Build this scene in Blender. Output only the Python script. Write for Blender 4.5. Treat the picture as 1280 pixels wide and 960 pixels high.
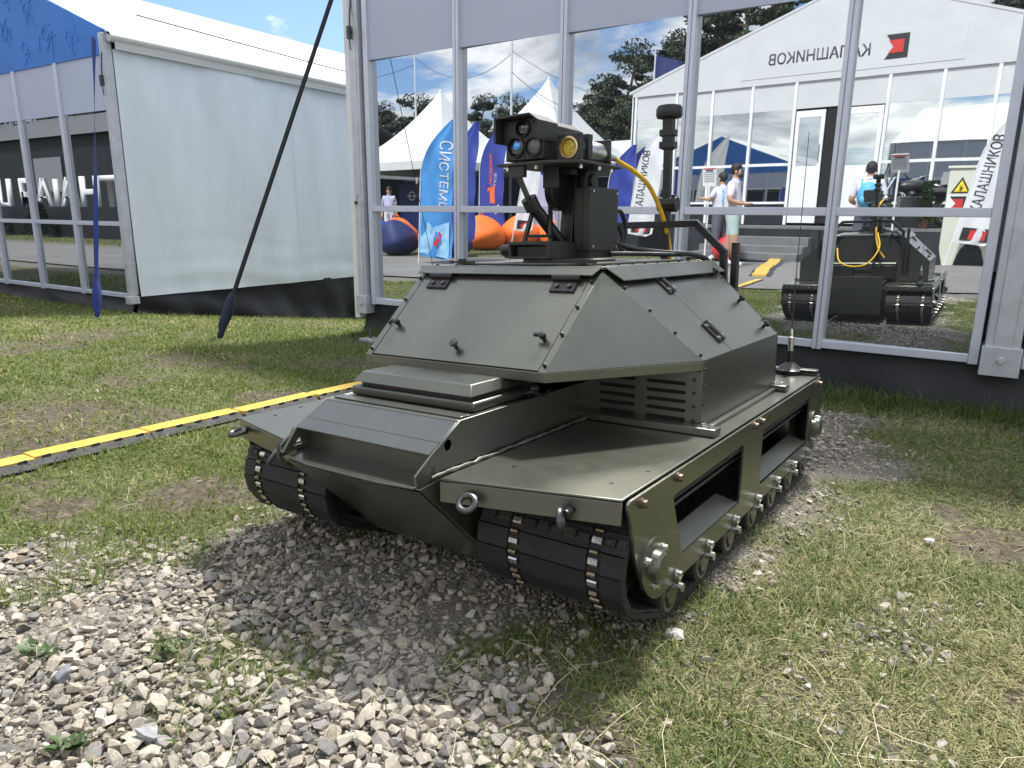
import bpy, bmesh, math, random
import numpy as np
from mathutils import Vector, Matrix, Quaternion
from mathutils.geometry import tessellate_polygon
R = math.radians
random.seed(7); rng = np.random.default_rng(11)
scn = bpy.context.scene
for o in list(bpy.data.objects): bpy.data.objects.remove(o, do_unlink=True)
COL = scn.collection

# ------------------------------------------------------------------ camera
# world frame: +X runs along the glass wall, +Y is the wall's normal (away from the camera), Z up
cam = bpy.data.cameras.new('camera'); camo = bpy.data.objects.new('camera', cam); COL.objects.link(camo)
cam.sensor_width = 36.0; cam.lens = 885 / 1280 * 36; cam.clip_start = 0.05; cam.clip_end = 2000
_y, _p, _r = R(32), R(13.5), R(0.6)
_rt = Vector((math.cos(_y), math.sin(_y), 0)); _fh = Vector((-math.sin(_y), math.cos(_y), 0))
_fw = _fh * math.cos(_p) - Vector((0, 0, 1)) * math.sin(_p); _up = _fh * math.sin(_p) + Vector((0, 0, 1)) * math.cos(_p)
_r2 = _rt * math.cos(_r) + _up * math.sin(_r); _u2 = -_rt * math.sin(_r) + _up * math.cos(_r)
M = Matrix((_r2, _u2, -_fw)).transposed().to_4x4(); M.translation = (0, 0, 1.0)
camo.matrix_world = M
scn.camera = camo
scn.render.resolution_x = 1024; scn.render.resolution_y = 768

# ------------------------------------------------------------------ sky, sun, exposure
SUN_AZ, SUN_EL = R(-4), R(57)          # azimuth measured from +Y towards +X
w = bpy.data.worlds.new('World'); scn.world = w; w.use_nodes = True
nt = w.node_tree; nt.nodes.clear()
def N(nt, typ, **kw):
    n = nt.nodes.new(typ)
    for k, v in kw.items(): setattr(n, k, v)
    return n
def L(nt, a, b): nt.links.new(a, b)
out = N(nt, 'ShaderNodeOutputWorld'); bg = N(nt, 'ShaderNodeBackground'); bg.inputs[1].default_value = 0.07
sky = N(nt, 'ShaderNodeTexSky'); sky.sky_type = 'NISHITA'; sky.sun_disc = False
sky.sun_elevation = SUN_EL; sky.sun_rotation = SUN_AZ; sky.air_density = 1.0; sky.dust_density = 1.0
tc = N(nt, 'ShaderNodeTexCoord'); sep = N(nt, 'ShaderNodeSeparateXYZ'); L(nt, tc.outputs['Generated'], sep.inputs[0])
mx = N(nt, 'ShaderNodeMath', operation='MAXIMUM'); mx.inputs[1].default_value = 0.0; L(nt, sep.outputs[2], mx.inputs[0])
ad = N(nt, 'ShaderNodeMath', operation='ADD'); ad.inputs[1].default_value = 0.22; L(nt, mx.outputs[0], ad.inputs[0])
dv = N(nt, 'ShaderNodeVectorMath', operation='SCALE'); iv = N(nt, 'ShaderNodeMath', operation='DIVIDE'); iv.inputs[0].default_value = 1.0
L(nt, ad.outputs[0], iv.inputs[1]); L(nt, tc.outputs['Generated'], dv.inputs[0]); L(nt, iv.outputs[0], dv.inputs['Scale'])
def noise(nt, vec, scale, detail=6, rough=0.55, dist=0.0):
    n = N(nt, 'ShaderNodeTexNoise'); n.inputs['Scale'].default_value = scale; n.inputs['Detail'].default_value = detail
    n.inputs['Roughness'].default_value = rough; n.inputs['Distortion'].default_value = dist
    if vec is not None: L(nt, vec, n.inputs['Vector'])
    return n
def ramp(nt, fac, stops):
    r = N(nt, 'ShaderNodeValToRGB'); e = r.color_ramp.elements
    while len(e) < len(stops): e.new(0.5)
    for el_, (p, c) in zip(e, stops):
        el_.position = p; el_.color = (c, c, c, 1) if not isinstance(c, tuple) else (*c, 1)
    if fac is not None: L(nt, fac, r.inputs[0])
    return r
cn = noise(nt, dv.outputs[0], 1.15, 10, 0.55, 0.3); cm = ramp(nt, cn.outputs[0], [(0.425, 0.0), (0.485, 1.0)])
cs = noise(nt, dv.outputs[0], 2.3, 9, 0.58, 0.3); cc = ramp(nt, cs.outputs[0], [(0.36, (4.6, 5.1, 5.7)), (0.50, (10.0, 10.1, 10.2)), (0.60, (14.5, 14.4, 14.2))])
dt = N(nt, 'ShaderNodeVectorMath', operation='DOT_PRODUCT'); L(nt, tc.outputs['Generated'], dt.inputs[0])
dt.inputs[1].default_value = (math.sin(SUN_AZ) * math.cos(SUN_EL), math.cos(SUN_AZ) * math.cos(SUN_EL), math.sin(SUN_EL))
mr0 = N(nt, 'ShaderNodeMapRange', interpolation_type='SMOOTHSTEP'); mr0.inputs[1].default_value = 0.1; mr0.inputs[2].default_value = 1.0; mr0.inputs[3].default_value = 1.0; mr0.inputs[4].default_value = 1.8; L(nt, dt.outputs['Value'], mr0.inputs[0])
ccs = N(nt, 'ShaderNodeVectorMath', operation='SCALE'); L(nt, cc.outputs[0], ccs.inputs[0]); L(nt, mr0.outputs[0], ccs.inputs['Scale'])
mixc = N(nt, 'ShaderNodeMixRGB'); skb = N(nt, 'ShaderNodeVectorMath', operation='MULTIPLY'); skb.inputs[1].default_value = (1.35, 1.55, 1.85); L(nt, sky.outputs[0], skb.inputs[0]); L(nt, cm.outputs[0], mixc.inputs[0]); L(nt, skb.outputs[0], mixc.inputs[1]); L(nt, ccs.outputs[0], mixc.inputs[2])
L(nt, mixc.outputs[0], bg.inputs[0]); L(nt, bg.outputs[0], out.inputs[0])
sl = bpy.data.lights.new('sun', 'SUN'); slo = bpy.data.objects.new('sun', sl); COL.objects.link(slo)
sl.energy = 4.8; sl.angle = R(5.5); sl.color = (1.0, 0.955, 0.88)
_sd = Vector((math.sin(SUN_AZ) * math.cos(SUN_EL), math.cos(SUN_AZ) * math.cos(SUN_EL), math.sin(SUN_EL)))
slo.rotation_euler = _sd.to_track_quat('Z', 'Y').to_euler(); slo.location = (0, 0, 30)
scn.view_settings.view_transform = 'Standard'; scn.view_settings.look = 'None'
scn.view_settings.exposure = 0.58; scn.view_settings.gamma = 1.0; scn.view_settings.use_curve_mapping = False
scn.render.engine = 'CYCLES'; scn.cycles.max_bounces = 8; scn.cycles.glossy_bounces = 5; scn.cycles.diffuse_bounces = 3
scn.cycles.use_denoising = True

# ------------------------------------------------------------------ materials
MATS = {}
def mat(name, col, rough=0.5, metal=0.0, var=0.0, vscale=8.0, bump=0.0, bscale=60.0, spec=0.5, rvar=0.0, coat=0.0, stretch=None, trans=0.0, col2=None, detail=5):
    m = bpy.data.materials.new(name); m.use_nodes = True; nt = m.node_tree; b = nt.nodes['Principled BSDF']
    b.inputs['Base Color'].default_value = (*col, 1); b.inputs['Roughness'].default_value = rough; b.inputs['Metallic'].default_value = metal
    b.inputs['Specular IOR Level'].default_value = spec
    if coat: b.inputs['Coat Weight'].default_value = coat; b.inputs['Coat Roughness'].default_value = 0.15
    tc = N(nt, 'ShaderNodeTexCoord'); vec = tc.outputs['Object']
    if stretch:
        mp = N(nt, 'ShaderNodeMapping'); mp.inputs['Scale'].default_value = stretch; L(nt, vec, mp.inputs[0]); vec = mp.outputs[0]
    if var or rvar:
        nn = noise(nt, vec, vscale, detail, 0.6)
        if var:
            c2 = col2 or tuple(c * (1 - var) for c in col); c1 = tuple(min(1, c * (1 + var * 0.6)) for c in col) if not col2 else col
            rr = ramp(nt, nn.outputs[0], [(0.32, c2), (0.68, c1)]); L(nt, rr.outputs[0], b.inputs['Base Color'])
        if rvar:
            n3 = noise(nt, vec, vscale * 2.7, 4, 0.65)
            mr = N(nt, 'ShaderNodeMapRange'); mr.inputs[3].default_value = rough - rvar; mr.inputs[4].default_value = rough + rvar
            mr.inputs[1].default_value = 0.3; mr.inputs[2].default_value = 0.7
            L(nt, n3.outputs[0], mr.inputs[0]); L(nt, mr.outputs[0], b.inputs['Roughness'])
    if bump:
        n2 = noise(nt, vec, bscale, 5, 0.6); bp = N(nt, 'ShaderNodeBump'); bp.inputs['Strength'].default_value = bump; bp.inputs['Distance'].default_value = 0.01
        L(nt, n2.outputs[0], bp.inputs['Height']); L(nt, bp.outputs[0], b.inputs['Normal'])
    if trans:
        o = nt.nodes['Material Output']; t = N(nt, 'ShaderNodeBsdfTranslucent'); t.inputs[0].default_value = (*col, 1); ms = N(nt, 'ShaderNodeMixShader'); ms.inputs[0].default_value = trans
        L(nt, b.outputs[0], ms.inputs[1]); L(nt, t.outputs[0], ms.inputs[2]); L(nt, ms.outputs[0], o.inputs[0])
    MATS[name] = m; return m
def olive(name, col, rough, metal, dust):
    m = bpy.data.materials.new(name); m.use_nodes = True; nt = m.node_tree; b = nt.nodes['Principled BSDF']; b.inputs['Metallic'].default_value = metal
    b.inputs['Coat Weight'].default_value = 0.65; b.inputs['Coat Roughness'].default_value = 0.27; b.inputs['Coat IOR'].default_value = 1.6
    tc = N(nt, 'ShaderNodeTexCoord'); n1 = noise(nt, tc.outputs['Object'], 2.6, 6, 0.62); n2 = noise(nt, tc.outputs['Object'], 55, 6, 0.7); n3 = noise(nt, tc.outputs['Object'], 9, 8, 0.72, 1.2)
    c1 = ramp(nt, n1.outputs[0], [(0.3, tuple(c * .86 for c in col)), (0.7, tuple(c * 1.10 for c in col))])
    d = ramp(nt, n3.outputs[0], [(0.50, 0.0), (0.74, dust)]); g = N(nt, 'ShaderNodeNewGeometry'); sx = N(nt, 'ShaderNodeSeparateXYZ'); L(nt, g.outputs['True Normal'], sx.inputs[0])
    up = N(nt, 'ShaderNodeMapRange'); up.inputs[1].default_value = -.2; up.inputs[2].default_value = .95; up.inputs[3].default_value = .35; up.inputs[4].default_value = 1.0; L(nt, sx.outputs[2], up.inputs[0])
    mu = N(nt, 'ShaderNodeMath', operation='MULTIPLY'); L(nt, d.outputs[0], mu.inputs[0]); L(nt, up.outputs[0], mu.inputs[1])
    sp_ = ramp(nt, n2.outputs[0], [(0.72, 0.0), (0.80, 0.10)]); mxx = N(nt, 'ShaderNodeMath', operation='MAXIMUM'); L(nt, mu.outputs[0], mxx.inputs[0]); L(nt, sp_.outputs[0], mxx.inputs[1])
    mc = N(nt, 'ShaderNodeMixRGB'); mc.inputs[2].default_value = (0.27, 0.25, 0.21, 1); L(nt, mxx.outputs[0], mc.inputs[0]); L(nt, c1.outputs[0], mc.inputs[1]); L(nt, mc.outputs[0], b.inputs['Base Color'])
    mr = N(nt, 'ShaderNodeMapRange'); mr.inputs[1].default_value = .3; mr.inputs[2].default_value = .75; mr.inputs[3].default_value = rough - .03; mr.inputs[4].default_value = rough + .06; L(nt, n3.outputs[0], mr.inputs[0]); L(nt, mr.outputs[0], b.inputs['Roughness'])
    bp = N(nt, 'ShaderNodeBump'); bp.inputs['Strength'].default_value = .05; bp.inputs['Distance'].default_value = .02; L(nt, n1.outputs[0], bp.inputs['Height']); L(nt, bp.outputs[0], b.inputs['Normal'])
    MATS[name] = m; return m
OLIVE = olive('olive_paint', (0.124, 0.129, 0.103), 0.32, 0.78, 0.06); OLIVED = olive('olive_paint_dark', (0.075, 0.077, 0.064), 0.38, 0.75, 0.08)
WELD = mat('scuffed_weld', (0.19, 0.185, 0.165), 0.5, 0.5, 0.6, 70, col2=(0.06, 0.06, 0.05))
GREYP = mat('grey_turret_paint_rear_shade', (0.027, 0.028, 0.026), 0.46, 0.1, 0.12, 14, 0.05, 500, rvar=0.06)  # turret paint; also stands in for shade on the robot's rear plates
BLACK = mat('black_paint', (0.012, 0.012, 0.013), 0.38, 0.0, 0.2, 20, rvar=0.08)
RUBBER = mat('track_rubber', (0.011, 0.0115, 0.0135), 0.66, 0, 0.5, 14, 0.6, 120, col2=(0.034, 0.031, 0.027), rvar=0.12, detail=9)
RIBR = mat('track_rubber_ribbed', (0.013, 0.0135, 0.0165), 0.55, 0, 0.4, 12, 0.5, 420, stretch=(1, 0.02, 1))
STEEL = mat('steel', (0.66, 0.66, 0.65), 0.28, 1.0, 0.2, 40, rvar=0.1)
DSTEEL = mat('dark_steel', (0.09, 0.092, 0.095), 0.4, 0.8, 0.3, 50, rvar=0.1)
BRASS = mat('brass', (0.30, 0.25, 0.17), 0.40, 1.0, 0.45, 60)
COPPER = mat('rusty_bolt', (0.20, 0.155, 0.125), 0.42, 0.8, 0.4, 80)
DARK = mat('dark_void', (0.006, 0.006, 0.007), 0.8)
GLASSB = mat('blue_lens_glass', (0.03, 0.32, 0.85), 0.05, 0.6, spec=0.8, coat=1.0)
LENSD = mat('dark_lens_glass', (0.008, 0.008, 0.012), 0.04, 0.0, spec=1.0, coat=1.0)
LENSG = mat('grey_lens_cover', (0.13, 0.125, 0.135), 0.3, 0.3, 0.2, 30)
LENSY = mat('yellow_lens_glass', (0.95, 0.74, 0.06), 0.18, 0.35, 0.55, 110, 1.0, 150, col2=(0.35, 0.26, 0.01), coat=1.0)
GOLD = mat('bronze_ring', (0.62, 0.48, 0.30), 0.28, 1.0)
YCAB = mat('yellow_cable', (0.78, 0.48, 0.02), 0.4, 0, 0.15, 30)
ALU = mat('aluminium_frame', (0.62, 0.66, 0.76), 0.34, 0.25, 0.06, 6, rvar=0.06)
ALUG = mat('aluminium_grey', (0.56, 0.58, 0.64), 0.38, 0.3, 0.12, 10, rvar=0.08)
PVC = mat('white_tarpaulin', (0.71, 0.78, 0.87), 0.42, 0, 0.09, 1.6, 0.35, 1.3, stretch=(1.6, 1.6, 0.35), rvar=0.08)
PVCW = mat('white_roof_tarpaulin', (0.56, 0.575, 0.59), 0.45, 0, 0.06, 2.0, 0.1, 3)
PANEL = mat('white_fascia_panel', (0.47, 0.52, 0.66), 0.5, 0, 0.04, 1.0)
SKIRT = mat('black_skirt_fabric', (0.010, 0.0115, 0.016), 0.6, 0, 0.35, 3.0, 0.5, 9)
NAVY = mat('navy_strap', (0.012, 0.017, 0.05), 0.7, 0, 0.3, 40, 0.4, 300)
BLUES = mat('blue_strap', (0.012, 0.035, 0.22), 0.65, 0, 0.25, 40, 0.4, 300)
CHAR = mat('charcoal_strap', (0.012, 0.014, 0.018), 0.7, 0, 0.25, 40)
BLUEF = mat('blue_fascia', (0.02, 0.18, 0.62), 0.45, 0, 0.15, 1.5)
PALEB = mat('pale_blue_print', (0.09, 0.29, 0.70), 0.5)
YEL = mat('yellow_plastic', (0.62, 0.42, 0.06), 0.45, 0, 0.16, 6, 0.15, 60, rvar=0.1)
BLKPL = mat('black_ramp_rubber', (0.045, 0.047, 0.052), 0.75, 0, 0.4, 20, 0.5, 60)
WHITE = mat('white_paint', (0.78, 0.79, 0.80), 0.45, 0, 0.05, 4)
WHITEC = mat('white_cloth', (0.78, 0.79, 0.82), 0.7, 0, 0.06, 6, trans=0.25)
REDP = mat('red_print', (0.55, 0.03, 0.03), 0.5)
BLKP = mat('black_print', (0.02, 0.02, 0.022), 0.5)
GREYT = mat('grey_lettering', (0.07, 0.07, 0.08), 0.5)
ORANGE = mat('orange_fabric', (0.85, 0.17, 0.02), 0.6, 0, 0.15, 3, 0.3, 6)
BLUEFAB = mat('blue_fabric', (0.015, 0.05, 0.34), 0.6, 0, 0.2, 3, 0.3, 6)
NAVYFAB = mat('navy_fabric', (0.012, 0.022, 0.11), 0.65, 0, 0.2, 3)
LBLUE = mat('light_blue_flag', (0.08, 0.32, 0.72), 0.6, 0, 0.3, 2.2, trans=0.2)
PURPLE = mat('violet_blue_flag', (0.035, 0.06, 0.34), 0.6, 0, 0.15, 2, trans=0.2)
LILAC = mat('lilac_flag', (0.52, 0.52, 0.72), 0.6, 0, 0.1, 2, trans=0.2)
ORPR = mat('orange_print', (0.8, 0.16, 0.03), 0.55)
SKIN = mat('skin', (0.52, 0.30, 0.21), 0.55, 0, 0.08, 12)
HAIR = mat('dark_hair', (0.018, 0.013, 0.010), 0.6, 0, 0.3, 60, 0.6, 150)
MINT = mat('mint_shorts', (0.44, 0.55, 0.53), 0.75, 0, 0.1, 8)
TSHIRT = mat('white_tshirt', (0.66, 0.64, 0.72), 0.75, 0, 0.08, 5)
SKYBAG = mat('sky_blue_backpack', (0.10, 0.42, 0.66), 0.6, 0, 0.15, 10)
SHOE = mat('white_shoe', (0.7, 0.7, 0.72), 0.6)
JEAN = mat('grey_trousers', (0.10, 0.11, 0.14), 0.8)
GREYC = mat('grey_carpet', (0.16, 0.165, 0.17), 0.9, 0, 0.15, 4)
PLANTG = mat('plant_green', (0.03, 0.07, 0.02), 0.6, 0, 0.4, 30)
BARK = mat('pine_bark', (0.09, 0.065, 0.045), 0.9, 0, 0.4, 8)
NEEDLE = mat('pine_needles', (0.022, 0.036, 0.017), 0.7, 0, 0.5, 0.9, col2=(0.010, 0.018, 0.009))
LEAFD = mat('dark_leaves', (0.035, 0.055, 0.02), 0.65, 0, 0.45, 0.9)
CREAM = mat('cream_cabinet', (0.60, 0.60, 0.52), 0.5, 0, 0.05, 3)
HAZ = mat('hazard_yellow', (0.80, 0.62, 0.02), 0.5)
CHROME = mat('chrome', (0.7, 0.7, 0.72), 0.12, 1.0)
ASPH = mat('asphalt', (0.185, 0.18, 0.175), 0.85, 0, 0.18, 1.2, 0.4, 220)
BROWN = mat('terracotta_planter', (0.10, 0.04, 0.025), 0.7, 0, 0.2, 6)
def mirror_mat(name, tint, refl, base, rough=0.004):
    m = bpy.data.materials.new(name); m.use_nodes = True; nt = m.node_tree; nt.nodes.clear()
    o = N(nt, 'ShaderNodeOutputMaterial'); g = N(nt, 'ShaderNodeBsdfGlossy'); g.inputs['Roughness'].default_value = rough; g.inputs[0].default_value = (*tint, 1)
    d = N(nt, 'ShaderNodeBsdfDiffuse'); d.inputs[0].default_value = (*base, 1); ms = N(nt, 'ShaderNodeMixShader'); ms.inputs[0].default_value = refl
    tc = N(nt, 'ShaderNodeTexCoord'); nz = noise(nt, tc.outputs['Object'], 0.9, 1, 0.4); bp = N(nt, 'ShaderNodeBump'); bp.inputs['Strength'].default_value = 0.045; bp.inputs['Distance'].default_value = 0.02
    L(nt, nz.outputs[0], bp.inputs['Height']); L(nt, bp.outputs[0], g.inputs['Normal'])
    L(nt, d.outputs[0], ms.inputs[1]); L(nt, g.outputs[0], ms.inputs[2]); L(nt, ms.outputs[0], o.inputs[0]); return m
MIRROR = mirror_mat('solar_glass', (0.90, 0.95, 1.0), 0.66, (0.05, 0.054, 0.062), 0.01)
MIRRORD = mirror_mat('dark_solar_glass', (0.9, 0.95, 1.0), 0.52, (0.012, 0.014, 0.018))
MIRRORK = mirror_mat('tinted_glass', (0.95, 0.97, 0.93), 0.72, (0.015, 0.017, 0.02))

# ------------------------------------------------------------------ mesh helpers
def tag(o, label=None, cat=None, group=None, kind=None):
    if label: o['label'] = label
    if cat: o['category'] = cat
    if group: o['group'] = group
    if kind: o['kind'] = kind
    return o
def empty(name, loc=(0, 0, 0), rz=0.0, label=None, cat=None, group=None, parent=None):
    o = bpy.data.objects.new(name, None); COL.objects.link(o); o.location = loc; o.rotation_euler = (0, 0, rz); o.empty_display_size = 0.1
    if parent: o.parent = parent
    return tag(o, label, cat, group)
def inst(name, me, parent=None, matrix=None):
    o = bpy.data.objects.new(name, me); COL.objects.link(o)
    if parent: o.parent = parent
    if matrix is not None: o.matrix_local = matrix
    return o
def copy_tree(src, parent=None):
    c = src.copy(); COL.objects.link(c); c.parent = parent
    for ch in list(src.children):
        copy_tree(ch, c)
    return c
class B:
    def __init__(s): s.v = []; s.f = []; s.m = []; s.cur = 0; s.T = None
    def add(s, vs, fs):
        k = len(s.v)
        for p in vs:
            p = Vector(p); s.v.append(s.T @ p if s.T else p)
        for f in fs: s.f.append([i + k for i in f]); s.m.append(s.cur)
        return s
    def mi(s, i): s.cur = i; return s
    def box(s, c, sz, rot=None):
        hx, hy, hz = sz[0] / 2, sz[1] / 2, sz[2] / 2
        vs = [Vector((x, y, z)) for z in (-hz, hz) for y in (-hy, hy) for x in (-hx, hx)]
        if rot is not None: vs = [rot @ p for p in vs]
        c = Vector(c); return s.add([p + c for p in vs], [(0, 2, 3, 1), (4, 5, 7, 6), (0, 1, 5, 4), (2, 6, 7, 3), (0, 4, 6, 2), (1, 3, 7, 5)])
    def bb(s, a, b): return s.box([(p + q) / 2 for p, q in zip(a, b)], [abs(q - p) for p, q in zip(a, b)])
    def prism(s, poly, ext):
        n = len(poly); e = Vector(ext); P = [Vector(p) for p in poly]
        return s.add(P + [p + e for p in P], [list(range(n))[::-1], list(range(n, 2 * n))] + [(i, (i + 1) % n, n + (i + 1) % n, n + i) for i in range(n)])
    def plate(s, outer, holes, ext):
        loops = [[Vector(p) for p in outer]] + [[Vector(p) for p in h] for h in holes]; e = Vector(ext)
        tris = tessellate_polygon(loops); flat = [p for l in loops for p in l]; n = len(flat)
        fs = [tuple(t) for t in tris] + [tuple(i + n for i in t[::-1]) for t in tris]; k = 0
        for l in loops:
            m_ = len(l); fs += [(k + i, k + (i + 1) % m_, n + k + (i + 1) % m_, n + k + i) for i in range(m_)]; k += m_
        return s.add(flat + [p + e for p in flat], fs)
    def cyl(s, p0, p1, r0, r1=None, n=14):
        p0, p1 = Vector(p0), Vector(p1); r1 = r0 if r1 is None else r1; a = (p1 - p0).normalized(); u = a.orthogonal().normalized(); v = a.cross(u)
        c = [(math.cos(2 * math.pi * i / n), math.sin(2 * math.pi * i / n)) for i in range(n)]
        return s.add([p0 + (u * x + v * y) * r0 for x, y in c] + [p1 + (u * x + v * y) * r1 for x, y in c],
                     [list(range(n))[::-1], list(range(n, 2 * n))] + [(i, (i + 1) % n, n + (i + 1) % n, n + i) for i in range(n)])
    def lathe(s, prof, p0, axis, n=20, caps=True):
        p0 = Vector(p0); a = Vector(axis).normalized(); u = a.orthogonal().normalized(); v = a.cross(u); vs = []; fs = []
        for r, h in prof:
            for i in range(n): t = 2 * math.pi * i / n; vs.append(p0 + a * h + (u * math.cos(t) + v * math.sin(t)) * r)
        for j in range(len(prof) - 1):
            for i in range(n): fs.append((j * n + i, j * n + (i + 1) % n, (j + 1) * n + (i + 1) % n, (j + 1) * n + i))
        if caps: fs.append(list(range(n))[::-1]); fs.append(list(range((len(prof) - 1) * n, len(prof) * n)))
        return s.add(vs, fs)
    def tube(s, pts, r, n=8, closed=False):
        P = [Vector(p) for p in pts]; k = len(P); rr = r if isinstance(r, (list, tuple)) else [r] * k; vs = []; fs = []; u = None
        for i in range(k):
            d = (P[(i + 1) % k] - P[i - 1]) if closed else (P[min(i + 1, k - 1)] - P[max(i - 1, 0)])
            d.normalize()
            u = d.orthogonal().normalized() if u is None else (u - d * u.dot(d)).normalized()
            v = d.cross(u); vs += [P[i] + (u * math.cos(2 * math.pi * j / n) + v * math.sin(2 * math.pi * j / n)) * rr[i] for j in range(n)]
        for i in range(k if closed else k - 1):
            a, b = i * n, ((i + 1) % k) * n
            for j in range(n): fs.append((a + j, a + (j + 1) % n, b + (j + 1) % n, b + j))
        if not closed: fs += [list(range(n))[::-1], list(range((k - 1) * n, k * n))]
        return s.add(vs, fs)
    def ball(s, c, r, nu=12, nv=8):
        rx, ry, rz = r if isinstance(r, (tuple, list)) else (r, r, r); c = Vector(c); vs = [c + Vector((0, 0, -rz))]; fs = []
        for j in range(1, nv):
            ph = -math.pi / 2 + math.pi * j / nv
            for i in range(nu): t = 2 * math.pi * i / nu; vs.append(c + Vector((rx * math.cos(ph) * math.cos(t), ry * math.cos(ph) * math.sin(t), rz * math.sin(ph))))
        vs.append(c + Vector((0, 0, rz))); e = len(vs) - 1
        for i in range(nu):
            fs.append((0, 1 + (i + 1) % nu, 1 + i)); fs.append((e, 1 + (nv - 2) * nu + i, 1 + (nv - 2) * nu + (i + 1) % nu))
            for j in range(nv - 2): a, b = 1 + j * nu, 1 + (j + 1) * nu; fs.append((a + i, a + (i + 1) % nu, b + (i + 1) % nu, b + i))
        return s.add(vs, fs)
    def grid(s, fn, nu, nv):
        vs = [fn(i / nu, j / nv) for j in range(nv + 1) for i in range(nu + 1)]
        return s.add(vs, [(j * (nu + 1) + i, j * (nu + 1) + i + 1, (j + 1) * (nu + 1) + i + 1, (j + 1) * (nu + 1) + i) for j in range(nv) for i in range(nu)])
    def mesh(s, name, mats, smooth=35):
        me = bpy.data.meshes.new(name); me.from_pydata([tuple(p) for p in s.v], [], s.f)
        for m in (mats if isinstance(mats, (list, tuple)) else [mats]): me.materials.append(m)
        if isinstance(mats, (list, tuple)): me.polygons.foreach_set('material_index', s.m)
        bm = bmesh.new(); bm.from_mesh(me); bmesh.ops.recalc_face_normals(bm, faces=bm.faces); bm.to_mesh(me); bm.free()
        if smooth:
            me.polygons.foreach_set('use_smooth', [True] * len(me.polygons)); me.set_sharp_from_angle(angle=R(smooth))
        me.update(); return me
    def build(s, name, mats, parent=None, smooth=35, bevel=0.0, matrix=None):
        o = inst(name, s.mesh(name, mats, smooth), parent, matrix)
        if bevel:
            b = o.modifiers.new('bevel', 'BEVEL'); b.width = bevel; b.segments = 2; b.limit_method = 'ANGLE'; b.angle_limit = R(40); b.harden_normals = False
        return o
def bez(p, n=16):
    """Catmull-Rom through the points"""
    P = [Vector(q) for q in p]; P = [P[0] * 2 - P[1]] + P + [P[-1] * 2 - P[-2]]; o = []
    for i in range(1, len(P) - 2):
        for k in range(n):
            t = k / n; a, b, c, d = P[i - 1], P[i], P[i + 1], P[i + 2]
            o.append(0.5 * ((2 * b) + (c - a) * t + (2 * a - 5 * b + 4 * c - d) * t * t + (3 * b - a - 3 * c + d) * t ** 3))
    o.append(P[-2]); return o
def text_part(name, body, size, origin, ax, ay, m, parent, depth=0.004, bold=0.0, width=None):
    cu = bpy.data.curves.new('lettering', 'FONT'); cu.body = body; cu.size = size; cu.extrude = 0; cu.offset = bold; cu.resolution_u = 4
    t = bpy.data.objects.new('lettering', cu); COL.objects.link(t); dg = bpy.context.evaluated_depsgraph_get()
    me = bpy.data.meshes.new_from_object(t.evaluated_get(dg)); bpy.data.objects.remove(t, do_unlink=True)
    ax = Vector(ax).normalized(); ay = Vector(ay).normalized(); nz = ax.cross(ay)
    xs = [v.co.x for v in me.vertices]; x0 = min(xs) if xs else 0; sx = width / (max(xs) - x0) if width and xs else 1.0
    bm = bmesh.new(); bm.from_mesh(me)
    if depth:
        r = bmesh.ops.extrude_face_region(bm, geom=list(bm.faces)); bmesh.ops.translate(bm, vec=(0, 0, depth), verts=[e for e in r['geom'] if isinstance(e, bmesh.types.BMVert)])
    for v in bm.verts: v.co = Vector(origin) + ax * ((v.co.x - x0) * sx) + ay * v.co.y + nz * v.co.z
    bmesh.ops.recalc_face_normals(bm, faces=bm.faces); bm.to_mesh(me); bm.free(); me.materials.clear(); me.materials.append(m); me.name = name
    return inst(name, me, parent)

# ------------------------------------------------------------------ terrain
def ss(a, b, x): u = np.clip((x - a) / (b - a), 0, 1); return u * u * (3 - 2 * u)
def G(x, y):
    x = np.asarray(x, float); y = np.asarray(y, float)
    wgt = np.exp(-((x + 1.102) ** 2 + (y - 2.141) ** 2) / 1.7 ** 2)
    fall = -0.10 * np.clip(y - 4.55, 0, 4.5) * ss(5.0, 5.7, -x)
    return fall - 0.03 * (np.clip(y, -2, 9) - 2.16) - 0.1 * ss(2.8, 5.0, y) + wgt * (0.0417 * (x + 1.102) + 0.0021 * (y - 2.141))
def g1(x, y): return float(G(x, y))
def vnoise(x, y, s, seed=0):
    """smooth value noise 0..1"""
    x = np.asarray(x, float) * s; y = np.asarray(y, float) * s; xi = np.floor(x).astype(np.int64); yi = np.floor(y).astype(np.int64); fx = x - xi; fy = y - yi
    fx = fx * fx * (3 - 2 * fx); fy = fy * fy * (3 - 2 * fy)
    def h(a, b):
        k = (a * 374761393 + b * 668265263 + seed * 1442695041) & 0x7fffffff; k = ((k ^ (k >> 13)) * 1274126177) & 0x7fffffff; return ((k ^ (k >> 16)) & 0xffff) / 65535.0
    return (h(xi, yi) * (1 - fx) + h(xi + 1, yi) * fx) * (1 - fy) + (h(xi, yi + 1) * (1 - fx) + h(xi + 1, yi + 1) * fx) * fy
def fbm(x, y, s, seed=0): return 0.55 * vnoise(x, y, s, seed) + 0.28 * vnoise(x, y, s * 2.1, seed + 1) + 0.17 * vnoise(x, y, s * 4.3, seed + 2)
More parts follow.
